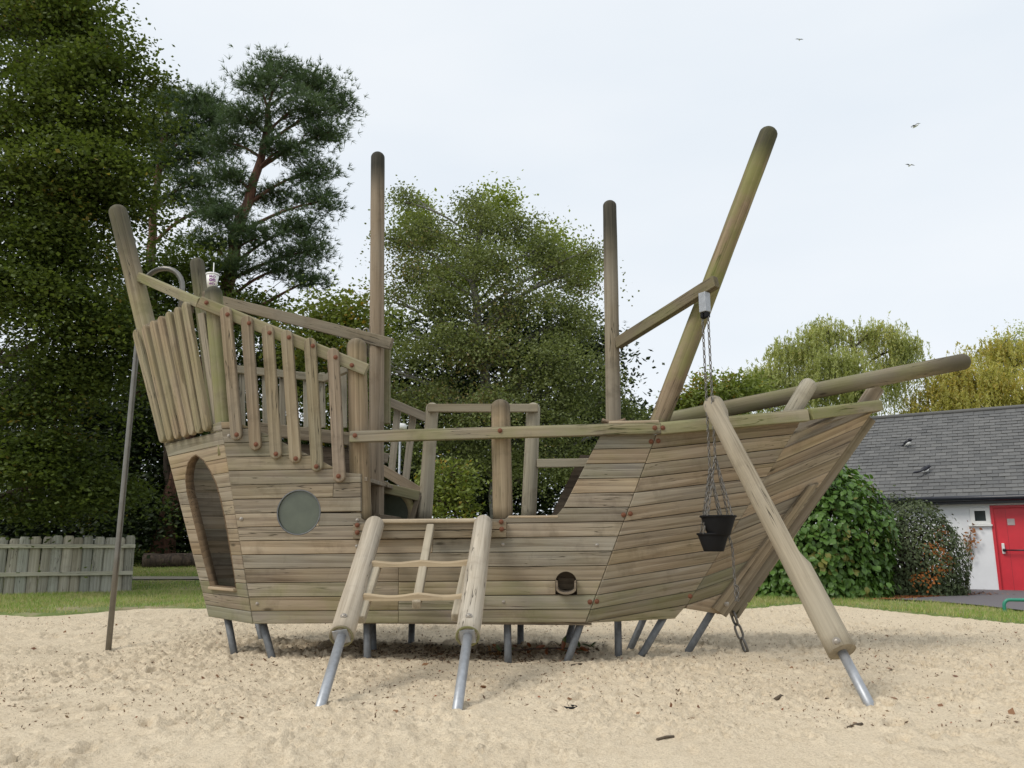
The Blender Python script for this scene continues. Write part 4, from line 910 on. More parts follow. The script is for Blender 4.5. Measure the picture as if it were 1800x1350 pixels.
# decks and floor inside
def deck(name, a0, a1, z, d0, d1, n=1, mat=W_POST):
    for k in range(n):
        e0, e1 = d0 + (d1 - d0) * k / n + .003, d0 + (d1 - d0) * (k + 1) / n - .003
        q = [B0 + SDIR * a0 + TDIR * e0 + UP * z, B0 + SDIR * a1 + TDIR * e0 + UP * z, B0 + SDIR * a1 + TDIR * e1 + UP * z, B0 + SDIR * a0 + TDIR * e1 + UP * z]; plank(name, q, UP, .04, SDIR, mat, ship)
aS, aE = f2(400, 900)[0], f2(640, 900)[0]
deck('deck_board', aS - .05, aE, f2(600, 838)[1], .06, 1.6, 11)
zb = f2(700, 1090)[1]; deck('floor_board', f2(450, 1090)[0], f2(1040, 1090)[0], zb, .05, 1.6, 8)
deck('deck_board', f2(1065, 770)[0], f2(1300, 770)[0], f2(1100, 760)[1], .25, 1.4, 8)
# bulkhead at the break of the deck
for k in range(5): beam('bulkhead_board', f3((aE + .03, zb + .15 + .2 * k), .5), f3((aE + .03, zb + .15 + .2 * k), 1.55), .03, .19, W_PLANK, ship, UP)

# rails, posts, masts
RC = (1.05, 1.02, .95, .5)
def rail(a, b, h, th, c=RC, mat=W_POST, tb=.02): return beam('rail', a, b, th, h, mat, ship, UP, color=c, topbev=tb)
rail(S(352, 531, .035), S(645.5, 650.5, .035), .128, .07, (1.02, 1.03, .92, .65))
rail(Fp(246, 487, -.06), Fp(352, 533, -.06), .11, .08, (1.05, 1.08, .9, .8))
beam('rail', Fp(246, 583, -.04), Fp(338, 543, -.04), .05, .09, W_POST, ship, UP)
rail(S(616, 768, -.03), S(1161, 752.5, -.03), .118, .09, (.95, .95, .88, .6), tb=.03)
beam('worn_cap', S(1070, 743.5, -.025), S(1158, 741.5, -.025), .075, .028, W_WORN, ship, UP, bev=.013)
beam('worn_cap', S(894, 908.5, .018), S(981, 908, .018), .046, .022, W_WORN, ship, UP, bev=.01)
beam('rail', Ab(754, 2) + NEAR * .02, Bb(730.5, 4) + NEAR * .02, .10, .125, W_POST, ship, UP, color=(1.05, 1.05, .97, .7), topbev=.035)
beam('rail', Bb(729, 6) + NEAR * .02, S(1545, 712.5, .80), .10, .118, W_POST, ship, UP, color=(1.05, 1.05, .93, 1.), topbev=.035)
beam('rail', mirror(Ab(754, 2) + NEAR * .02), mirror(Bb(730.5, 4) + NEAR * .02), .10, .125, W_POST, ship, UP, topbev=.035)
beam('rail', mirror(Bb(729, 6) + NEAR * .02), mirror(S(1545, 712.5, .83)), .10, .118, W_POST, ship, UP, topbev=.035)
beam('rail', S(356, 521, 1.45), S(689, 605, .69), .06, .135, W_POST, ship, UP, color=(.82, .8, .76, .1))
log('mast', S(661, 930, .83), S(664.3, 268, .83), .088, .083, W_POST, ship, stain=(.6, 1.1), color=(.98, .92, .88, .05))
log('mast', S(1079, 780, .83), S(1071.5, 353, .83), .084, .080, W_POST, ship, stain=(1.0, 1.0), color=(.95, .95, .93, .05))
log('mast', S(1152, 760, .24), S(1355, 224, -.10), .099, .095, W_POST, ship, stain=(.5, .9), color=(.92, .82, .70, 1.2))
log('bowsprit', S(1150, 744, .83), S(1705, 634, .83), .088, .090, W_POST, ship, color=(.9, .9, .84, .5), stain=(.6, .7))
log('stub_post', S(1380, 745, .40), S(1427, 668, .44), .088, .084, W_PALE, ship, color=(.85, .84, .8, .1), wob=.03)
log('stub_post', S(1505, 735, 1.05), S(1541, 682, 1.05), .085, .085, W_POST, ship, dome1=False)
log('stern_post', S(309, 782, .93), S(205, 362, .93), .118, .108, W_POST, ship, stain=(1.35, .8), color=(1.1, 1.08, .96, .45))
log('post', S(384, 760, 1.5), S(345.5, 454, 1.5), .09, .09, W_POST, ship, stain=(.6, .8), color=(.95, 1.0, .88, .8))
NP = log('post', S(400, 800, .15), S(374.5, 504, .15), .098, .092, W_POST, ship, stain=(.22, .95), color=(.98, 1.02, .85, .75))
beam('post_board', S(386, 760, .17), S(356, 552, .17), .10, .075, W_PALE, ship, up=SDIR, color=(.8, .78, .72, 0))  # pale board put in for the lit left face of the corner post
log('post', S(635, 915, .15), S(626.5, 595, .15), .108, .104, W_POST, ship, stain=(.18, .45), color=(1.12, 1.02, .9, .15))
log('post', S(884, 912, .14), S(879.5, 702, .14), .100, .100, W_POST, ship, stain=(.2, .6), color=(1.1, 1.0, .88, .15))
log('post', S(746, 915, 1.52), S(760.5, 708, 1.52), .088, .078, W_PALE, ship, color=(.82, .8, .74, .1))
log('post', S(929, 915, 1.52), S(938, 708, 1.52), .088, .084, W_PALE, ship, color=(.85, .83, .76, .1))
beam('rail', S(752, 717.5, 1.40), S(946, 717.5, 1.40), .06, .098, W_POST, ship, UP, color=(1.05, 1.05, .98, .1))
beam('rail', S(944, 814.5, 1.48), S(1040, 813.5, 1.48), .06, .10, W_PALE, ship, UP, color=(.85, .82, .74, .1))
beam('rail', S(680, 705, 1.5), S(756, 737, 1.5), .06, .105, W_POST, ship, UP)
for a, b in (((700, 712), (688, 832)), ((727, 724), (713, 845))): beam('slat', S(*a, 1.58), S(*b, 1.58), .085, .035, W_PALE, ship, up=NEAR, color=(.72, .71, .68, 0))
beam('rail', S(650, 812, 1.5), S(742, 868, 1.5), .06, .12, W_POST, ship, UP)
beam('step_board', S(651, 844, 1.0), S(682, 853, 1.05), .30, .05, W_POST, ship, UP, color=(1.1, 1.1, 1, .3)); beam('stringer', S(651, 852, 1.12), S(736, 872, 1.45), .05, .12, W_POST, ship, UP, color=(1.05, 1.08, .9, .5))
beam('stringer', S(738, 870, 1.5), S(722, 925, 1.5), .06, .14, W_POST, ship, NEAR, color=(.8, .78, .75, 0))
beam('deck_edge', S(652, 800, 1.0), S(682, 806, 1.1), .05, .11, W_POST, ship, UP)
beam('post_board', S(680.5, 612, .98), S(680, 745, .98), .075, .08, W_POST, ship, up=NEAR, color=(.85, .87, .78, .5))
# far guard rail of the stern deck
beam('rail', S(415, 649, 1.6), S(571, 665, 1.6), .06, .095, W_PALE, ship, UP, color=(.75, .74, .68, .1)); beam('rail', S(570, 666, 1.6), S(612, 648, 1.3), .06, .095, W_PALE, ship, UP, color=(.72, .71, .66, .1))
for x in (425, 466, 496, 538, 566, 604, 622): beam('slat', S(x, 655 if x < 580 else 650, 1.63), S(x + 1, 752, 1.63), .075, .03, W_PALE, ship, up=NEAR, color=(.78, .79, .76, 0))
beam('rail', S(440, 752, 1.58), S(616, 772, 1.58), .06, .16, W_POST, ship, UP, color=(.9, .88, .84, .1))
# saddle at the foot of the fore mast
V, Fq = grid(np.linspace(-.12, .12, 11), np.linspace(-.08, .08, 3), lambda X, Y: 1.9 * X ** 2)
bm = bmesh.new(); me = npmesh('s', V, Fq); bm.from_mesh(me); bmesh.ops.solidify(bm, geom=bm.faces[:], thickness=.03); put('mast_saddle', bm_mesh('mast_saddle', bm), frame(S(1078.5, 741, .62), SDIR, UP), W_POST, ship, color=(1.1, .95, .85, 0))

# slats
for a, b in (((397.5, 540), (418, 774)), ((434.5, 556), (451, 792)), ((471, 572.5), (487, 807)), ((504.5, 581), (521, 814)), ((545.5, 594.5), (559, 829)), ((586, 612.5), (598, 848))):
    p, q = S(*a, -.004), S(*b, -.004); h = .062
    slat('slat', p, q, .124, .042, NEAR, W_POST, ship, color=(1.02 + random.uniform(-.05, .08), .93 + random.uniform(-.03, .05), .86, .06))
tops = [(242, 581), (258, 573), (272, 565), (286, 557), (300, 549), (315, 541), (329, 532)]; bots = [(292, 777), (305, 774), (318, 771), (331, 768), (344, 764.5), (356, 761), (369, 758)]
for a, b in zip(tops, bots): slat('slat', Fp(*a, .012), Fp(*b, .012), .118, .05, FN, W_POST, ship, color=(1.1 + random.uniform(-.06, .06), 1.06, .93, .3))

# ladder
def colinear(g, t, py):     # point of the line g-t seen at height py
    lo, hi = 0., 1.
    for _ in range(40):
        m_ = (lo + hi) / 2
        if in_view(g.lerp(t, m_))[1] > py: lo = m_
        else: hi = m_
    return g.lerp(t, lo)
LADT = [S(659, 921, -.14), S(850, 919, -.14)]; LADG = [G(560, 1254, .0), G(803, 1254, .0)]
for t, g in zip(LADT, LADG):
    e = colinear(g, t, 1118); d_ = (t - g).normalized()
    lp_ = log('ladder_pole', e, t + d_ * .05, .096, .092, W_PALE, ship, wob=.02, color=tint(.04), seg=24)
    pipe('ladder_foot', [g - d_ * .3, e + d_ * .05], .037, STEEL, lp_, 18)
    put('foot_plate', box_mesh('p', .012, .12, .12, .003), frame(e - d_ * .006, d_, NEAR), STEEL, lp_)
    ring('end_groove', .075, .094, .004, frame(e - d_ * .004, Vector((1, 0, 0)), -d_), W_POST, lp_, 24)
LN = (LADT[1] - LADG[0]).cross(LADT[0] - LADG[1]); LN = (LADG[1] - LADG[0]).cross(LADT[0] - LADG[0]).normalized(); LN = LN if LN.y < 0 else -LN
def Lp(px, py, off=0.): return hit(px, py, LADG[0] + LN * off, LN)
def rung(x0, x1, y, dip):
    a, b = Lp(x0, y), Lp(x1, y - 2); n = 14; V = []; M = frame((a + b) / 2, b - a, UP); l = (b - a).length
    for k in range(n + 1):
        t = k / n; x = (t - .5) * l; dz = -dip * (abs(math.sin(t * 2 * math.pi)) ** 1.3) ; V += [(x, -.05, -.028), (x, .05, -.028), (x, .05, .028 + dz), (x, .0, .036 + dz), (x, -.05, .024 + dz * 1.2)]
    Fc = [[5 * k + i, 5 * k + (i + 1) % 5, 5 * k + 5 + (i + 1) % 5, 5 * k + 5 + i] for k in range(n) for i in range(5)]
    bm = bmesh.new(); vs = [bm.verts.new(v) for v in V]
    for f in Fc: bm.faces.new([vs[i] for i in f])
    bm.faces.new(vs[:5]); bm.faces.new(vs[-5:][::-1]); o = put('ladder_rung', bm_mesh('rung', bm), M, W_WORN, ship, color=(.95, .92, .86, 0)); return o
rung(655, 826, 992, .018); rung(640, 832, 1050, .022)
for a, b, wd in (((757, 926), (732, 1064), .075), ((664, 992), (634, 1090), .07), ((820, 992), (800, 1086), .065)): beam('ladder_stile', Lp(*a, -.03), Lp(*b, -.03), wd, .075, W_PALE, ship, up=LN, color=(.9, .86, .78, 0), bev=.012)
for y0, hh in ((925.5, .075), (940, .07)):
    beam('ladder_header', S(621.5, y0 + 1.0, -.027), S(890, y0 - 2.0, -.027), .05, hh, W_POST, ship, UP, color=(1.0, .95, .88, .1), bev=.005)
beam('worn_cap', S(664, 916.5, -.035), S(846, 915, -.035), .09, .042, W_WORN, ship, UP, bev=.014)

# outrigger pole with a flattened climbing side
OT = S(1254, 712, -.17); OG = G(1533, 1247, 0); OE = colinear(OG, OT, 1146); d_ = (OT - OG).normalized()
op = log('outrigger_pole', OE, OT + d_ * .08, .104, .100, W_PALE, ship, wob=.012, seg=28, color=(.80, .76, .68, .0), cut=(Vector((.9, -.25, .45)), .62, .26, .93))
pipe('outrigger_foot', [OG - d_ * .3, OE + d_ * .04], .036, STEEL, op, 18)
# hoist arm
ha, hb = S(1086, 604, .76), S(1259, 495, -.30); beam('hoist_arm', ha, hb, .085, .125, W_POST, ship, UP, color=(.62, .60, .52, .5))
hx = PY(1238.5, 532, hb.y + .06); hdir = (hb - ha); hdir.z = 0
hbx = put('hoist_box', box_mesh('hoist_box', .085, .08, .20, .006), frame(hx, hdir, UP), STEEL, ship)
for sx in (-1, 1): put('chain_guide', box_mesh('g', .036, .06, .06, .01), frame(hx - UP * .13 + hdir.normalized() * .024 * sx, hdir, UP), RUBBER, hbx)

# steel legs
for i, (a, b, d) in enumerate((((400, 1086), (412, 1150), .42), ((453, 1094), (463, 1134), 1.5), ((462, 1095), (481, 1168), .12), ((645, 1095), (646, 1163), .12), ((655, 1095), (656, 1144), .75), ((724, 1095), (723, 1126), 1.5), ((892, 1093), (893, 1158), .12), ((915, 1095), (915, 1124), 1.5),
                             ((1022, 1092), (1000, 1155), .12), ((1008, 1092), (998, 1126), 1.5), ((1086, 1090), (1087, 1146), .5), ((1132, 1086), (1109, 1138), 1.0), ((1168, 1083), (1127, 1153), .45), ((1257, 1066), (1206, 1151), .83))):
    p, q = S(*a, d), S(*b, d); u_ = (p - q).normalized(); pipe('leg', [p + u_ * .08, q - u_ * .35], .037, DSTEEL, ship, 16)
# fireman pole
fy = 9.6; fb_ = PY(190, 1146, fy); z1 = PY(240, 560, fy).z; zt = PY(290, 473, fy).z; rr_ = .26; pts = [Vector((fb_.x, fy, -.35)), Vector((fb_.x, fy, 1)), Vector((fb_.x, fy, zt - rr_))]
dx = Vector((SDIR.x, SDIR.y, 0))
for k in range(1, 13): t = math.pi * k / 12; pts.append(Vector((fb_.x, fy, zt - rr_)) + dx * (rr_ * (1 - math.cos(t))) + UP * (rr_ * math.sin(t)))
pts.append(pts[-1] - UP * .55)
pipe('fire_pole', pts, .033, CHROME, ship, 18)
hk = S(636, 592, 1.2)
for sx in (-.05, .05): pipe('hand_loop', [hk + dx * (sx - .03) + UP * -.25] + [hk + dx * (sx - .03 * math.cos(t)) + UP * (.07 + .03 * math.sin(t)) for t in np.linspace(0, math.pi, 7)] + [hk + dx * (sx + .03) + UP * -.25], .014, CHROME, ship, 8)

# bolts
bm = bmesh.new()
prof = [(.024, 0), (.024, .006), (.017, .007), (.015, .014), (.009, .017), (.0005, .0175)]; rg = [[bm.verts.new((r_ * math.cos(R(30 * k)), r_ * math.sin(R(30 * k)), z_)) for k in range(12)] for r_, z_ in prof]
for a, b in zip(rg, rg[1:]):
    for k in range(12): bm.faces.new([a[k], a[(k + 1) % 12], b[(k + 1) % 12], b[k]])
bolt_me = bm_mesh('bolt', bm); bolt_me.materials.append(RUST); bolt2 = bolt_me.copy(); bolt2.materials.clear(); bolt2.materials.append(BOLTM)
def bolt(p, n, me=bolt_me, s=1.): put('bolt', me, frame(p, UP if abs(n.z) < .8 else SDIR, n) @ Matrix.Scale(s, 4), None, ship)
for a in ((400, 553), (438, 568), (474, 585), (508, 593), (550, 608), (590, 628), (416, 764), (450, 781), (485, 798), (520, 806), (556, 820), (595, 837)): bolt(S(*a, -.047), NEAR)
for a, d in (((363, 532), -.003), ((618.5, 642), -.003), ((624, 765.5), -.077), ((879, 757), -.077), ((1151, 752), -.077), ((628, 923), -.055), ((628, 936), -.055), ((881, 917), -.055), ((882, 930), -.055)): bolt(S(*a, d), NEAR)
for a in ((1144.5, 776), (1096, 905), (1037, 1058)): bolt(S(*a, -.001), NEAR)
for a in ((424, 912),): bolt(S(*a, -.001), NEAR, bolt2, .8)
for a in ((402, 766), (628, 914), (627, 960), (884, 957), (885, 1058), (452, 1061), (1049, 958)): bolt(S(*a, -.001), NEAR, bolt2, .7)
n1_ = (Bb(900) - Ab(900)).cross(Ab(800) - Ab(900)).normalized(); n1_ = n1_ if n1_.y < 0 else -n1_
def on1(px, py, off=.004): return hit(px, py, Ab(900) + n1_ * off, n1_)
for a in ((1157, 775), (1108, 903), (1049, 1057), (1398, 749), (1213, 1048)): bolt(on1(*a, .01), n1_)
bolt(on1(1165, 752, .075), n1_); bolt(on1(1411, 728, .085), n1_, s=1.1)
bolt(pl[3].lerp(pl[4], .5) + n_ * .045 + (pl[0] - pl[4]).normalized() * .12, n_, bolt2, 1.2)
for t, g in zip(LADT, LADG): bolt(colinear(g, t, 1101) + LN * .094, LN, bolt2, 1.1)
bolt(colinear(OG, OT, 1128) - d_ * 0 + (CAM - OE).normalized() * .108, (CAM - OE).normalized(), bolt2, 1.3)
# anchor chain at the stem
def link_mesh(l, wd, r, seg=10, ps=6):
    pts = []; h = (l - wd) / 2; rr = wd / 2 - r
    for k in range(seg // 2 + 1): t = math.pi * k / (seg // 2); pts.append((rr * math.cos(t), h + rr * math.sin(t), 0))
    for k in range(seg // 2 + 1): t = math.pi + math.pi * k / (seg // 2); pts.append((rr * math.cos(t), -h + rr * math.sin(t), 0))
    pts = np.array(pts); n = len(pts); tg = np.roll(pts, -1, 0) - np.roll(pts, 1, 0); tg /= np.linalg.norm(tg, axis=1)[:, None]; a = np.cross(tg, [0, 0, 1.]); th = np.linspace(0, 2 * np.pi, ps, endpoint=False)
    V = (pts[:, None] + r * (np.cos(th)[None, :, None] * a[:, None] + np.sin(th)[None, :, None] * np.array([0, 0, 1.]))).reshape(-1, 3)
    i = np.arange(n)[:, None] * ps; i2 = ((np.arange(n) + 1) % n)[:, None] * ps; j = np.arange(ps)[None]; j2 = (j + 1) % ps
    return V, np.stack([i + j, i + j2, i2 + j2, i2 + j], -1).reshape(-1, 4)
def chain(name, pts, l, wd, r, mat, parent):
    pts = [np.array(p) for p in pts]; sg = [np.linalg.norm(b - a) for a, b in zip(pts, pts[1:])]; tot = sum(sg); pitch = l - 2 * r - .001; n = max(1, int(round(tot / pitch)))
    bv, bf_ = link_mesh(l, wd, r); VV, FF = [], []; cum = np.concatenate([[0], np.cumsum(sg)]); org = pts[0]
    for k in range(n):
        s_ = (k + .5) / n * tot; i = min(np.searchsorted(cum, s_, side='right') - 1, len(sg) - 1); t = (s_ - cum[i]) / sg[i]; c = pts[i] * (1 - t) + pts[i + 1] * t; y = (pts[i + 1] - pts[i]) / sg[i]
        ref = np.array([1., .35, 0]) if k % 2 else np.array([-.35, 1., 0]); x = ref - y * (ref @ y); x /= np.linalg.norm(x); z = np.cross(x, y); FF.append(bf_ + k * len(bv)); VV.append(bv @ np.stack([x, y, z], 0) + c - org)
    return put(name, npmesh(name, np.concatenate(VV), np.concatenate(FF)), Matrix.Translation(Vector(org)), mat, parent, smooth=True)
ch0, ch1 = S(1286, 1074, .9), S(1310, 1140, .9); chain('anchor_chain', [ch0, ch1 + (ch1 - ch0) * .1], .175, .095, .014, CHAIN, ship)

# ------------------------------------------------------------------ buckets on chains
def bucket(px, py, Y, rt, h, label, top, apex_dz):
    c = PY(px, py, Y); bk = empty('bucket', c - UP * h, label, 'bucket', 'rubber buckets on the hoist chains')
    prof = [(.002, -h), (rt * .60, -h), (rt * .63, -h + .01), (rt * .93, -.025), (rt * .93, -.022), (rt * 1.0, -.018), (rt * 1.02, -.008), (rt * 1.0, 0), (rt * .90, .0), (rt * .88, -.02), (rt * .58, -h + .02), (.002, -h + .02)]
    sg = 32; V = [(r_ * math.cos(2 * math.pi * k / sg), r_ * math.sin(2 * math.pi * k / sg), z_) for r_, z_ in prof for k in range(sg)]; n = len(prof)
    Fc = [(i * sg + k, i * sg + (k + 1) % sg, (i + 1) * sg + (k + 1) % sg, (i + 1) * sg + k) for i in range(n - 1) for k in range(sg)]
    put('tub', npmesh('tub', V, Fc), Matrix.Translation(c), RUBBER, bk, smooth=True)
    ap_ = Vector((c.x, c.y, c.z + apex_dz)); chain('lift_chain', [top, ap_], .052, .031, .0052, CHAIN, bk)
    for k in range(4):
        a = R(40 + 90 * k); e = c + Vector((rt * .93 * math.cos(a), rt * .93 * math.sin(a), -.006)); chain('bridle_chain', [ap_, e], .046, .027, .0045, CHAIN, bk)
        put('eye_bolt', ring_mesh, Matrix.Translation(e + UP * .002) @ Matrix.Rotation(a, 4, 'Z') @ Matrix.Rotation(R(90), 4, 'X'), None, bk)
    return bk, c
V, Fq = link_mesh(.03, .03, .004); ring_mesh = npmesh('eye', V, Fq); ring_mesh.materials.append(CHAIN)
hz_ = hx.z - .155; YB = hx.y
t1 = hx + hdir.normalized() * .035; t2 = hx - hdir.normalized() * .035; t1.z = t2.z = hz_
k1 = in_view(t1); 
def vert_px(p, py):   # same plumb line, seen at height py
    lo, hi = -1., p.z
    for _ in range(40):
        m_ = (lo + hi) / 2
        if in_view(Vector((p.x, p.y, m_)))[1] > py: lo = m_
        else: hi = m_
    return Vector((p.x, p.y, lo))
c1 = vert_px(t1, 906); x1 = in_view(c1); c2 = vert_px(t2, 936); x2 = in_view(c2)
bk1, c1 = bucket(x1[0], 906, t1.y, .168, .185, 'black rubber bucket hanging by chains, the upper nearer one', t1, .56)
bk2, c2 = bucket(x2[0], 937, t2.y, .150, .17, 'black rubber bucket hanging by chains, lower one half hidden behind', t2, .62)
ce = c2 + Vector((.140, -.03, -.02)); chain('tail_chain', [ce, ce + Vector((.025, -.01, -.12)), ce + Vector((.03, -.01, -.42)), ce + Vector((.032, -.012, -.60))], .052, .031, .0052, CHAIN, bk2)
chain('tail_chain', [ce + Vector((.03, -.012, -.45)), ce + Vector((.055, -.015, -.47)), ce + Vector((.05, -.015, -.60))], .052, .031, .0052, CHAIN, bk2)

# ------------------------------------------------------------------ drinks cup on the corner post
cc = S(372, 506.5, .15); CH, RB_, RT_ = .155, .047, .070
cup = empty('drinks_cup', cc, 'white paper drinks cup with purple lettering and straw on the corner post', 'cup')
def lathe(name, prof, mat, parent, M, sg=32):
    V = [(r_ * math.cos(2 * math.pi * k / sg), r_ * math.sin(2 * math.pi * k / sg), z_) for r_, z_ in prof for k in range(sg)]; n = len(prof)
    Fc = [(i * sg + k, i * sg + (k + 1) % sg, (i + 1) * sg + (k + 1) % sg, (i + 1) * sg + k) for i in range(n - 1) for k in range(sg)]
    return put(name, npmesh(name, V, Fc), M, mat, parent, smooth=True)
Mc = Matrix.Translation(cc)
lathe('cup_body', [(.001, 0), (RB_, 0), (RT_, CH), (RT_ - .002, CH), (.001, CH - .01)], WHITE, cup, Mc)
lathe('lid', [(RT_ + .003, CH - .008), (RT_ + .005, CH - .002), (RT_ + .003, CH + .008), (RT_ - .006, CH + .012), (RT_ - .010, CH + .006), (.001, CH + .006)], WHITE, cup, Mc)
pipe('straw', [cc + Vector((.012, .0, CH * .2)), cc + Vector((.004, 0, CH + .14))], .0055, WHITE, cup, 10)
face_az = math.atan2(CAM.y - cc.y, CAM.x - cc.x)
def cup_text(body, width, z, hgt, bold=.0):
    cu = bpy.data.curves.new('t', 'FONT'); cu.body = body; cu.align_x = 'CENTER'; cu.offset = bold; cu.resolution_u = 3
    o = bpy.data.objects.new('t', cu); COL.objects.link(o); bpy.context.view_layer.update(); dg = bpy.context.evaluated_depsgraph_get(); me = bpy.data.meshes.new_from_object(o.evaluated_get(dg)); bpy.data.objects.remove(o)
    bm = bmesh.new(); bm.from_mesh(me); bmesh.ops.triangulate(bm, faces=bm.faces[:]); bmesh.ops.subdivide_edges(bm, edges=[e for e in bm.edges if e.calc_length() > .3], cuts=2)
    xs = [v.co.x for v in bm.verts]; ys = [v.co.y for v in bm.verts]; kx = width / (max(xs) - min(xs)); ky = hgt / (max(ys) - min(ys)); mx_ = (max(xs) + min(xs)) / 2; my = min(ys)
    for v in bm.verts:
        zz = z + (v.co.y - my) * ky; rad = RB_ + (RT_ - RB_) * zz / CH + .0012; a = face_az + (v.co.x - mx_) * kx / rad; v.co = Vector((rad * math.cos(a), rad * math.sin(a), zz))
    me2 = bpy.data.meshes.new('lettering'); bm.to_mesh(me2); bm.free(); put('lettering', me2, Mc, PURPLE, cup)
cup_text('McD', .072, .104, .026, .03); cup_text('on', .070, .060, .036, .04); cup_text("ald's", .062, .026, .028, .03)

# ------------------------------------------------------------------ small things
# white lamp post beyond the ship
lpb = base_at(697, 19); lpz = PY(704, 745, 19)
lamp = empty('lamp_post', Vector((lpz.x, 19, lpb.z)), 'thin white lamp post seen between slats behind the ship', 'lamp post'); pipe('pole', [Vector((lpz.x, 19, lpb.z - .2)), lpz - UP * .12], .03, STEEL, lamp)
lathe('lamp_head', [(.03, -.14), (.15, -.13), (.16, -.05), (.12, 0), (.001, .02)], WHITE, lamp, Matrix.Translation(lpz))
# green hoop rail at the right edge
g0 = G(1767, 1081); g1 = g0 + Vector((1.4, -.35, 0)); hp = .235
gpts = [g0 - UP * .2, g0 + UP * (hp - .09)] + [g0 + (g1 - g0).normalized() * (.09 * (1 - math.cos(t))) + UP * (hp - .09 + .09 * math.sin(t)) for t in np.linspace(.2, math.pi / 2, 6)] + [g1 - (g1 - g0).normalized() * .1 + UP * hp, g1 + UP * (hp - .1), g1 - UP * .2]
tag(pipe('hoop_rail', gpts, .026, GREENP, None), 'low green painted tube rail at the right edge of the path', 'rail')
# gulls
def gull(px, py, Y, span, roll, yaw, label):
    c = PY(px, py, Y); g = empty('gull', c, label, 'bird', 'gulls in the sky'); M = Matrix.Translation(c) @ Matrix.Rotation(yaw, 4, 'Z') @ Matrix.Rotation(roll, 4, 'Y')
    pr = [(-.30, .005), (-.26, .03), (-.12, .055), (.02, .065), (.12, .05), (.17, .045), (.21, .03), (.25, .008)]; V, Fq = ring_profile(np.array([(x, 0, 0) for x, _ in pr]), [r_ for _, r_ in pr], 10); V *= span; put('body', npmesh('body', V, Fq), M @ Matrix.Rotation(R(90), 4, 'Z'), WHITEP, g, smooth=True)
    for s_ in (-1, 1):
        st = [(0, 0, .02, .10), (.18, .03, .13, .095), (.34, .0, .10, .07), (.50, -.07, .02, .012)]; V = []
        for (x, y, z, ch_) in st: V += [(s_ * x, y + ch_, z), (s_ * x, y - ch_, z), (s_ * x, y, z + .012)]
        Fc = []
        for k in range(3): a = 3 * k; Fc += [(a, a + 2, a + 5, a + 3), (a + 2, a + 1, a + 4, a + 5), (a + 1, a, a + 3, a + 4)]
        put('wing', npmesh('wing', np.array(V) * span, Fc), M, GREYP, g)
    return g
gull(1405, 70, 38, .42, .25, R(-15), 'topmost flying gull in the sky above the raked mast')
gull(1609, 222, 36, .72, -.5, R(20), 'flying gull with raised wing, middle one of three')
gull(1599, 291, 38, .52, .08, R(5), 'lowest flying gull in the sky above the bowsprit end')
# magpies on the roof
def magpie(px, py, face, label):
    p = hit(px, py, R0 + RN * .04, RN); g = empty('magpie', p, label, 'bird', 'magpies on the slate roof'); M = Matrix.Translation(p) @ Matrix.Rotation(face, 4, 'Z') @ Matrix.Scale(1.1, 4)
    def body(name, pr, mat, tilt=0): V, Fq = ring_profile(np.array([(x, 0, z) for x, z, _ in pr]), [r_ for _, _, r_ in pr], 10); put(name, npmesh(name, V, Fq), M, mat, g, smooth=True)
    body('body', [(-.10, .07, .005), (-.07, .08, .03), (0, .095, .045), (.06, .115, .042), (.09, .13, .02), (.10, .135, .004)], WHITEP)
    body('head', [(.06, .15, .005), (.075, .165, .04), (.10, .185, .045), (.13, .19, .03), (.15, .188, .012), (.185, .182, .003)], BLACKP)
    body('back', [(-.12, .085, .006), (-.06, .105, .05), (.0, .13, .056), (.06, .155, .045), (.09, .165, .004)], BLACKP); body('tail', [(-.34, .03, .006), (-.30, .04, .022), (-.18, .06, .022), (-.06, .095, .02)], BLACKP)
    for s_ in (-1, 1): V, Fq = ring_profile(np.array([(.0, .02 * s_, .08), (.005, .02 * s_, .0)]), [.006, .006], 6); put('leg', npmesh('leg', V, Fq), M, BLACKP, g)
magpie(1595.5, 787, R(-70), 'magpie higher on the slate roof facing away'); magpie(1627, 834, R(15), 'magpie lower on the slate roof with long dark tail')

# leafy sprig lying under the hull
sp0 = S(985, 1135, .55); sp0.z = sz(sp0.x, sp0.y); spg = empty('laurel_sprig', sp0, 'broken leafy evergreen sprig lying under the hull', 'twig')
r = np.random.default_rng(81); TV = []
sprigM = leafm('laurel_leaf', (.035, .065, .018), (.11, .15, .05), (.22, .06, .02), .12, .15, 3., .35); lmS = leaf_mesh('leaf', .15, .055); lmS.materials.append(sprigM)
pipe('stem', [sp0 + Vector((-.75, .1, .02)), sp0 + Vector((-.3, 0, .06)), sp0 + Vector((0, 0, .07)), sp0 + Vector((.3, .05, .05))], .008, BARK, spg, 6)
for k in range(26):
    t = r.uniform(-.6, .32) if k > 5 else r.uniform(.1, .32); q = sp0 + Vector((t, r.uniform(-.04, .05), .06 + r.uniform(-.03, .03))); a = r.uniform(0, 6.28); e = r.uniform(-.35, .7)
    M = Matrix.Translation(q) @ Matrix.Rotation(a, 4, 'Z') @ Matrix.Rotation(-e, 4, 'Y') @ Matrix.Rotation(r.normal(0, .6), 4, 'X') @ Matrix.Scale(r.uniform(.7, 1.15), 4); put('leaf', lmS, M, None, spg)
q = sp0 + Vector((.02, -.02, .05)); put('leaf', lmS, Matrix.Translation(q) @ Matrix.Rotation(R(-80), 4, 'Y') @ Matrix.Rotation(R(60), 4, 'X'), None, spg)
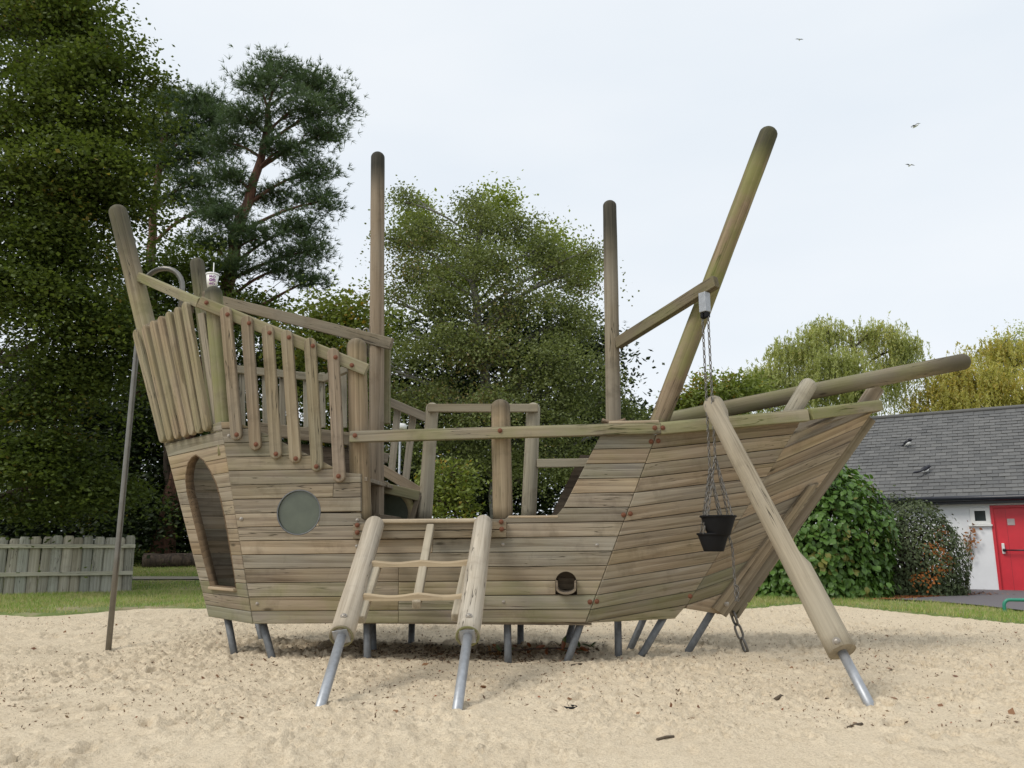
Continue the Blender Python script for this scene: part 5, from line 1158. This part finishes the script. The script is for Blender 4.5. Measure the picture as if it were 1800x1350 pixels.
# brown dead fern tuft
df = S(870, 1135, .6); df.z = sz(df.x, df.y); dft = empty('dry_leaf_tuft', df, 'curled dry brown leaves in the shade under the hull', 'leaf'); lmD = leaf_mesh('leaf', .13, .03); lmD.materials.append(leafm('dry_leaf', (.16, .08, .03), (.30, .17, .07), trans=.1))
for k in range(9): put('leaf', lmD, Matrix.Translation(df + Vector((r.normal(0, .03), r.normal(0, .02), -.005))) @ Matrix.Rotation(r.uniform(0, 6.28), 4, 'Z') @ Matrix.Rotation(-r.uniform(.3, 1.3), 4, 'Y'), None, dft)
# black rubber ring, sticks
rg_ = G(1003, 1241, .02); rg_.z = sz(rg_.x, rg_.y) + .008; V, Fq = [], []
tp = np.array([(.042 * math.cos(t), .042 * math.sin(t), 0) for t in np.linspace(0, 2 * np.pi, 25)]); V, Fq = ring_profile(tp, [.007] * 25, 8); tag(put('rubber_ring', npmesh('rubber_ring', V, Fq), Matrix.Translation(rg_), RUBBER, smooth=True), 'small black rubber ring lying on the sand in front', 'ring')
STICK = simple('stick_bark', (.10, .075, .05), .9, .3, 30)
for (x0, y0, x1_, y1_, rad, lb) in ((1155, 1299, 1184, 1292, .008, 'thin brown stick lying on the sand right of the rubber ring'), (1005, 1168, 1031, 1162, .012, 'short brown stick on the sand below the bow seam'), (1362, 1233, 1380, 1226, .013, 'short grey stick on the sand left of the outrigger foot'), (1490, 1275, 1515, 1268, .009, 'pale twig on the sand below the outrigger foot')):
    a, b = G(x0, y0, .02), G(x1_, y1_, .02); a.z = sz(a.x, a.y) + rad * .7; b.z = sz(b.x, b.y) + rad * .7; mid = (a + b) / 2 + Vector((.01, .01, .004)); mid.z = max(mid.z, sz(mid.x, mid.y) + rad * .6); tag(pipe('stick', [a, mid, b], rad, STICK, None, 7), lb, 'stick', 'sticks on the sand')
# leaf litter scattered on the sand
r = np.random.default_rng(99); n = 26000; Y = 5.2 + 9.0 * r.random(n) ** 1.0; X = r.uniform(-.72, .72, n) * Y; keep = (sand_edge(X, Y) > .05) & (fbm(X * .6, Y * .6, 77, 3) + .45 * r.random(n) > .66); X, Y = X[keep], Y[keep]; n = len(X)
Z = sand_z(X, Y) + .006; Nn = r.normal(0, .8, (n, 3)); Nn[:, 2] += 1; v, f = leaf_quads(np.stack([X, Y, Z + .003], -1), Nn, .014 + .022 * r.random(n) ** 3, .38, r)
tag(put('leaf_litter', npmesh('leaf_litter', v, f), None, leafm('litter', (.06, .035, .02), (.26, .165, .09), (.30, .10, .04), .08, .05, 5.)), 'tiny dry brown leaf bits scattered over the sand', 'leaves', kind='stuff')
n = 110; X = r.uniform(-.7, .7, n); Y = 5.3 + 8 * r.random(n) ** 1.2; X = X * Y; Z = sand_z(X, Y) + .01; Nn = r.normal(0, .5, (n, 3)); Nn[:, 2] += 1; v, f = leaf_quads(np.stack([X, Y, Z], -1), Nn, .06, .62, r)
tag(put('leaf_litter', npmesh('leaf_litter', v, f), None, leafm('litter_big', (.12, .045, .02), (.28, .15, .07), trans=.05)), 'larger curled russet leaves lying here and there on the sand', 'leaves', kind='stuff')
n = 1500; c0 = G(1640, 1058); X = c0.x + r.normal(0, .9, n); Y = np.interp(X, [G(1560, 1058).x, G(1640, 1056).x, G(1720, 1053).x], [G(1560, 1058).y, G(1640, 1054).y, G(1720, 1050).y]) + np.abs(r.normal(0, .5, n)) - .2; v, f = leaf_quads(np.stack([X, Y, tz(X, Y) + .037], -1), np.tile([0, 0, 1.], (n, 1)) + r.normal(0, .25, (n, 3)), .06, .7, r)
tag(put('leaf_litter', npmesh('leaf_litter', v, f), None, leafm('litter_rust', (.20, .06, .02), (.40, .17, .06), trans=.05)), 'rusty fallen leaves on the asphalt at the foot of the berry bush', 'leaves', kind='stuff')
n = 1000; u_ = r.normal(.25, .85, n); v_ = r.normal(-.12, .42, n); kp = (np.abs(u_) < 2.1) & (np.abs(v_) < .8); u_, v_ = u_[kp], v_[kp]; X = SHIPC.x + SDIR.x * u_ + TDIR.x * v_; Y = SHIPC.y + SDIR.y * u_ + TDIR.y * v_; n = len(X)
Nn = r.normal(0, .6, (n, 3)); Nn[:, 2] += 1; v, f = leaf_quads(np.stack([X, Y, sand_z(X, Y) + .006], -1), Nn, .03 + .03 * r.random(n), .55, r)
tag(put('leaf_litter', npmesh('leaf_litter', v, f), None, leafm('litter_hull_shade', (.06, .04, .024), (.20, .135, .08), trans=.05)), 'dark leaf bits on the sand beneath the hull, thickened to deepen the shade', 'leaves', kind='stuff')  # extra dark litter added to deepen the shade under the hull
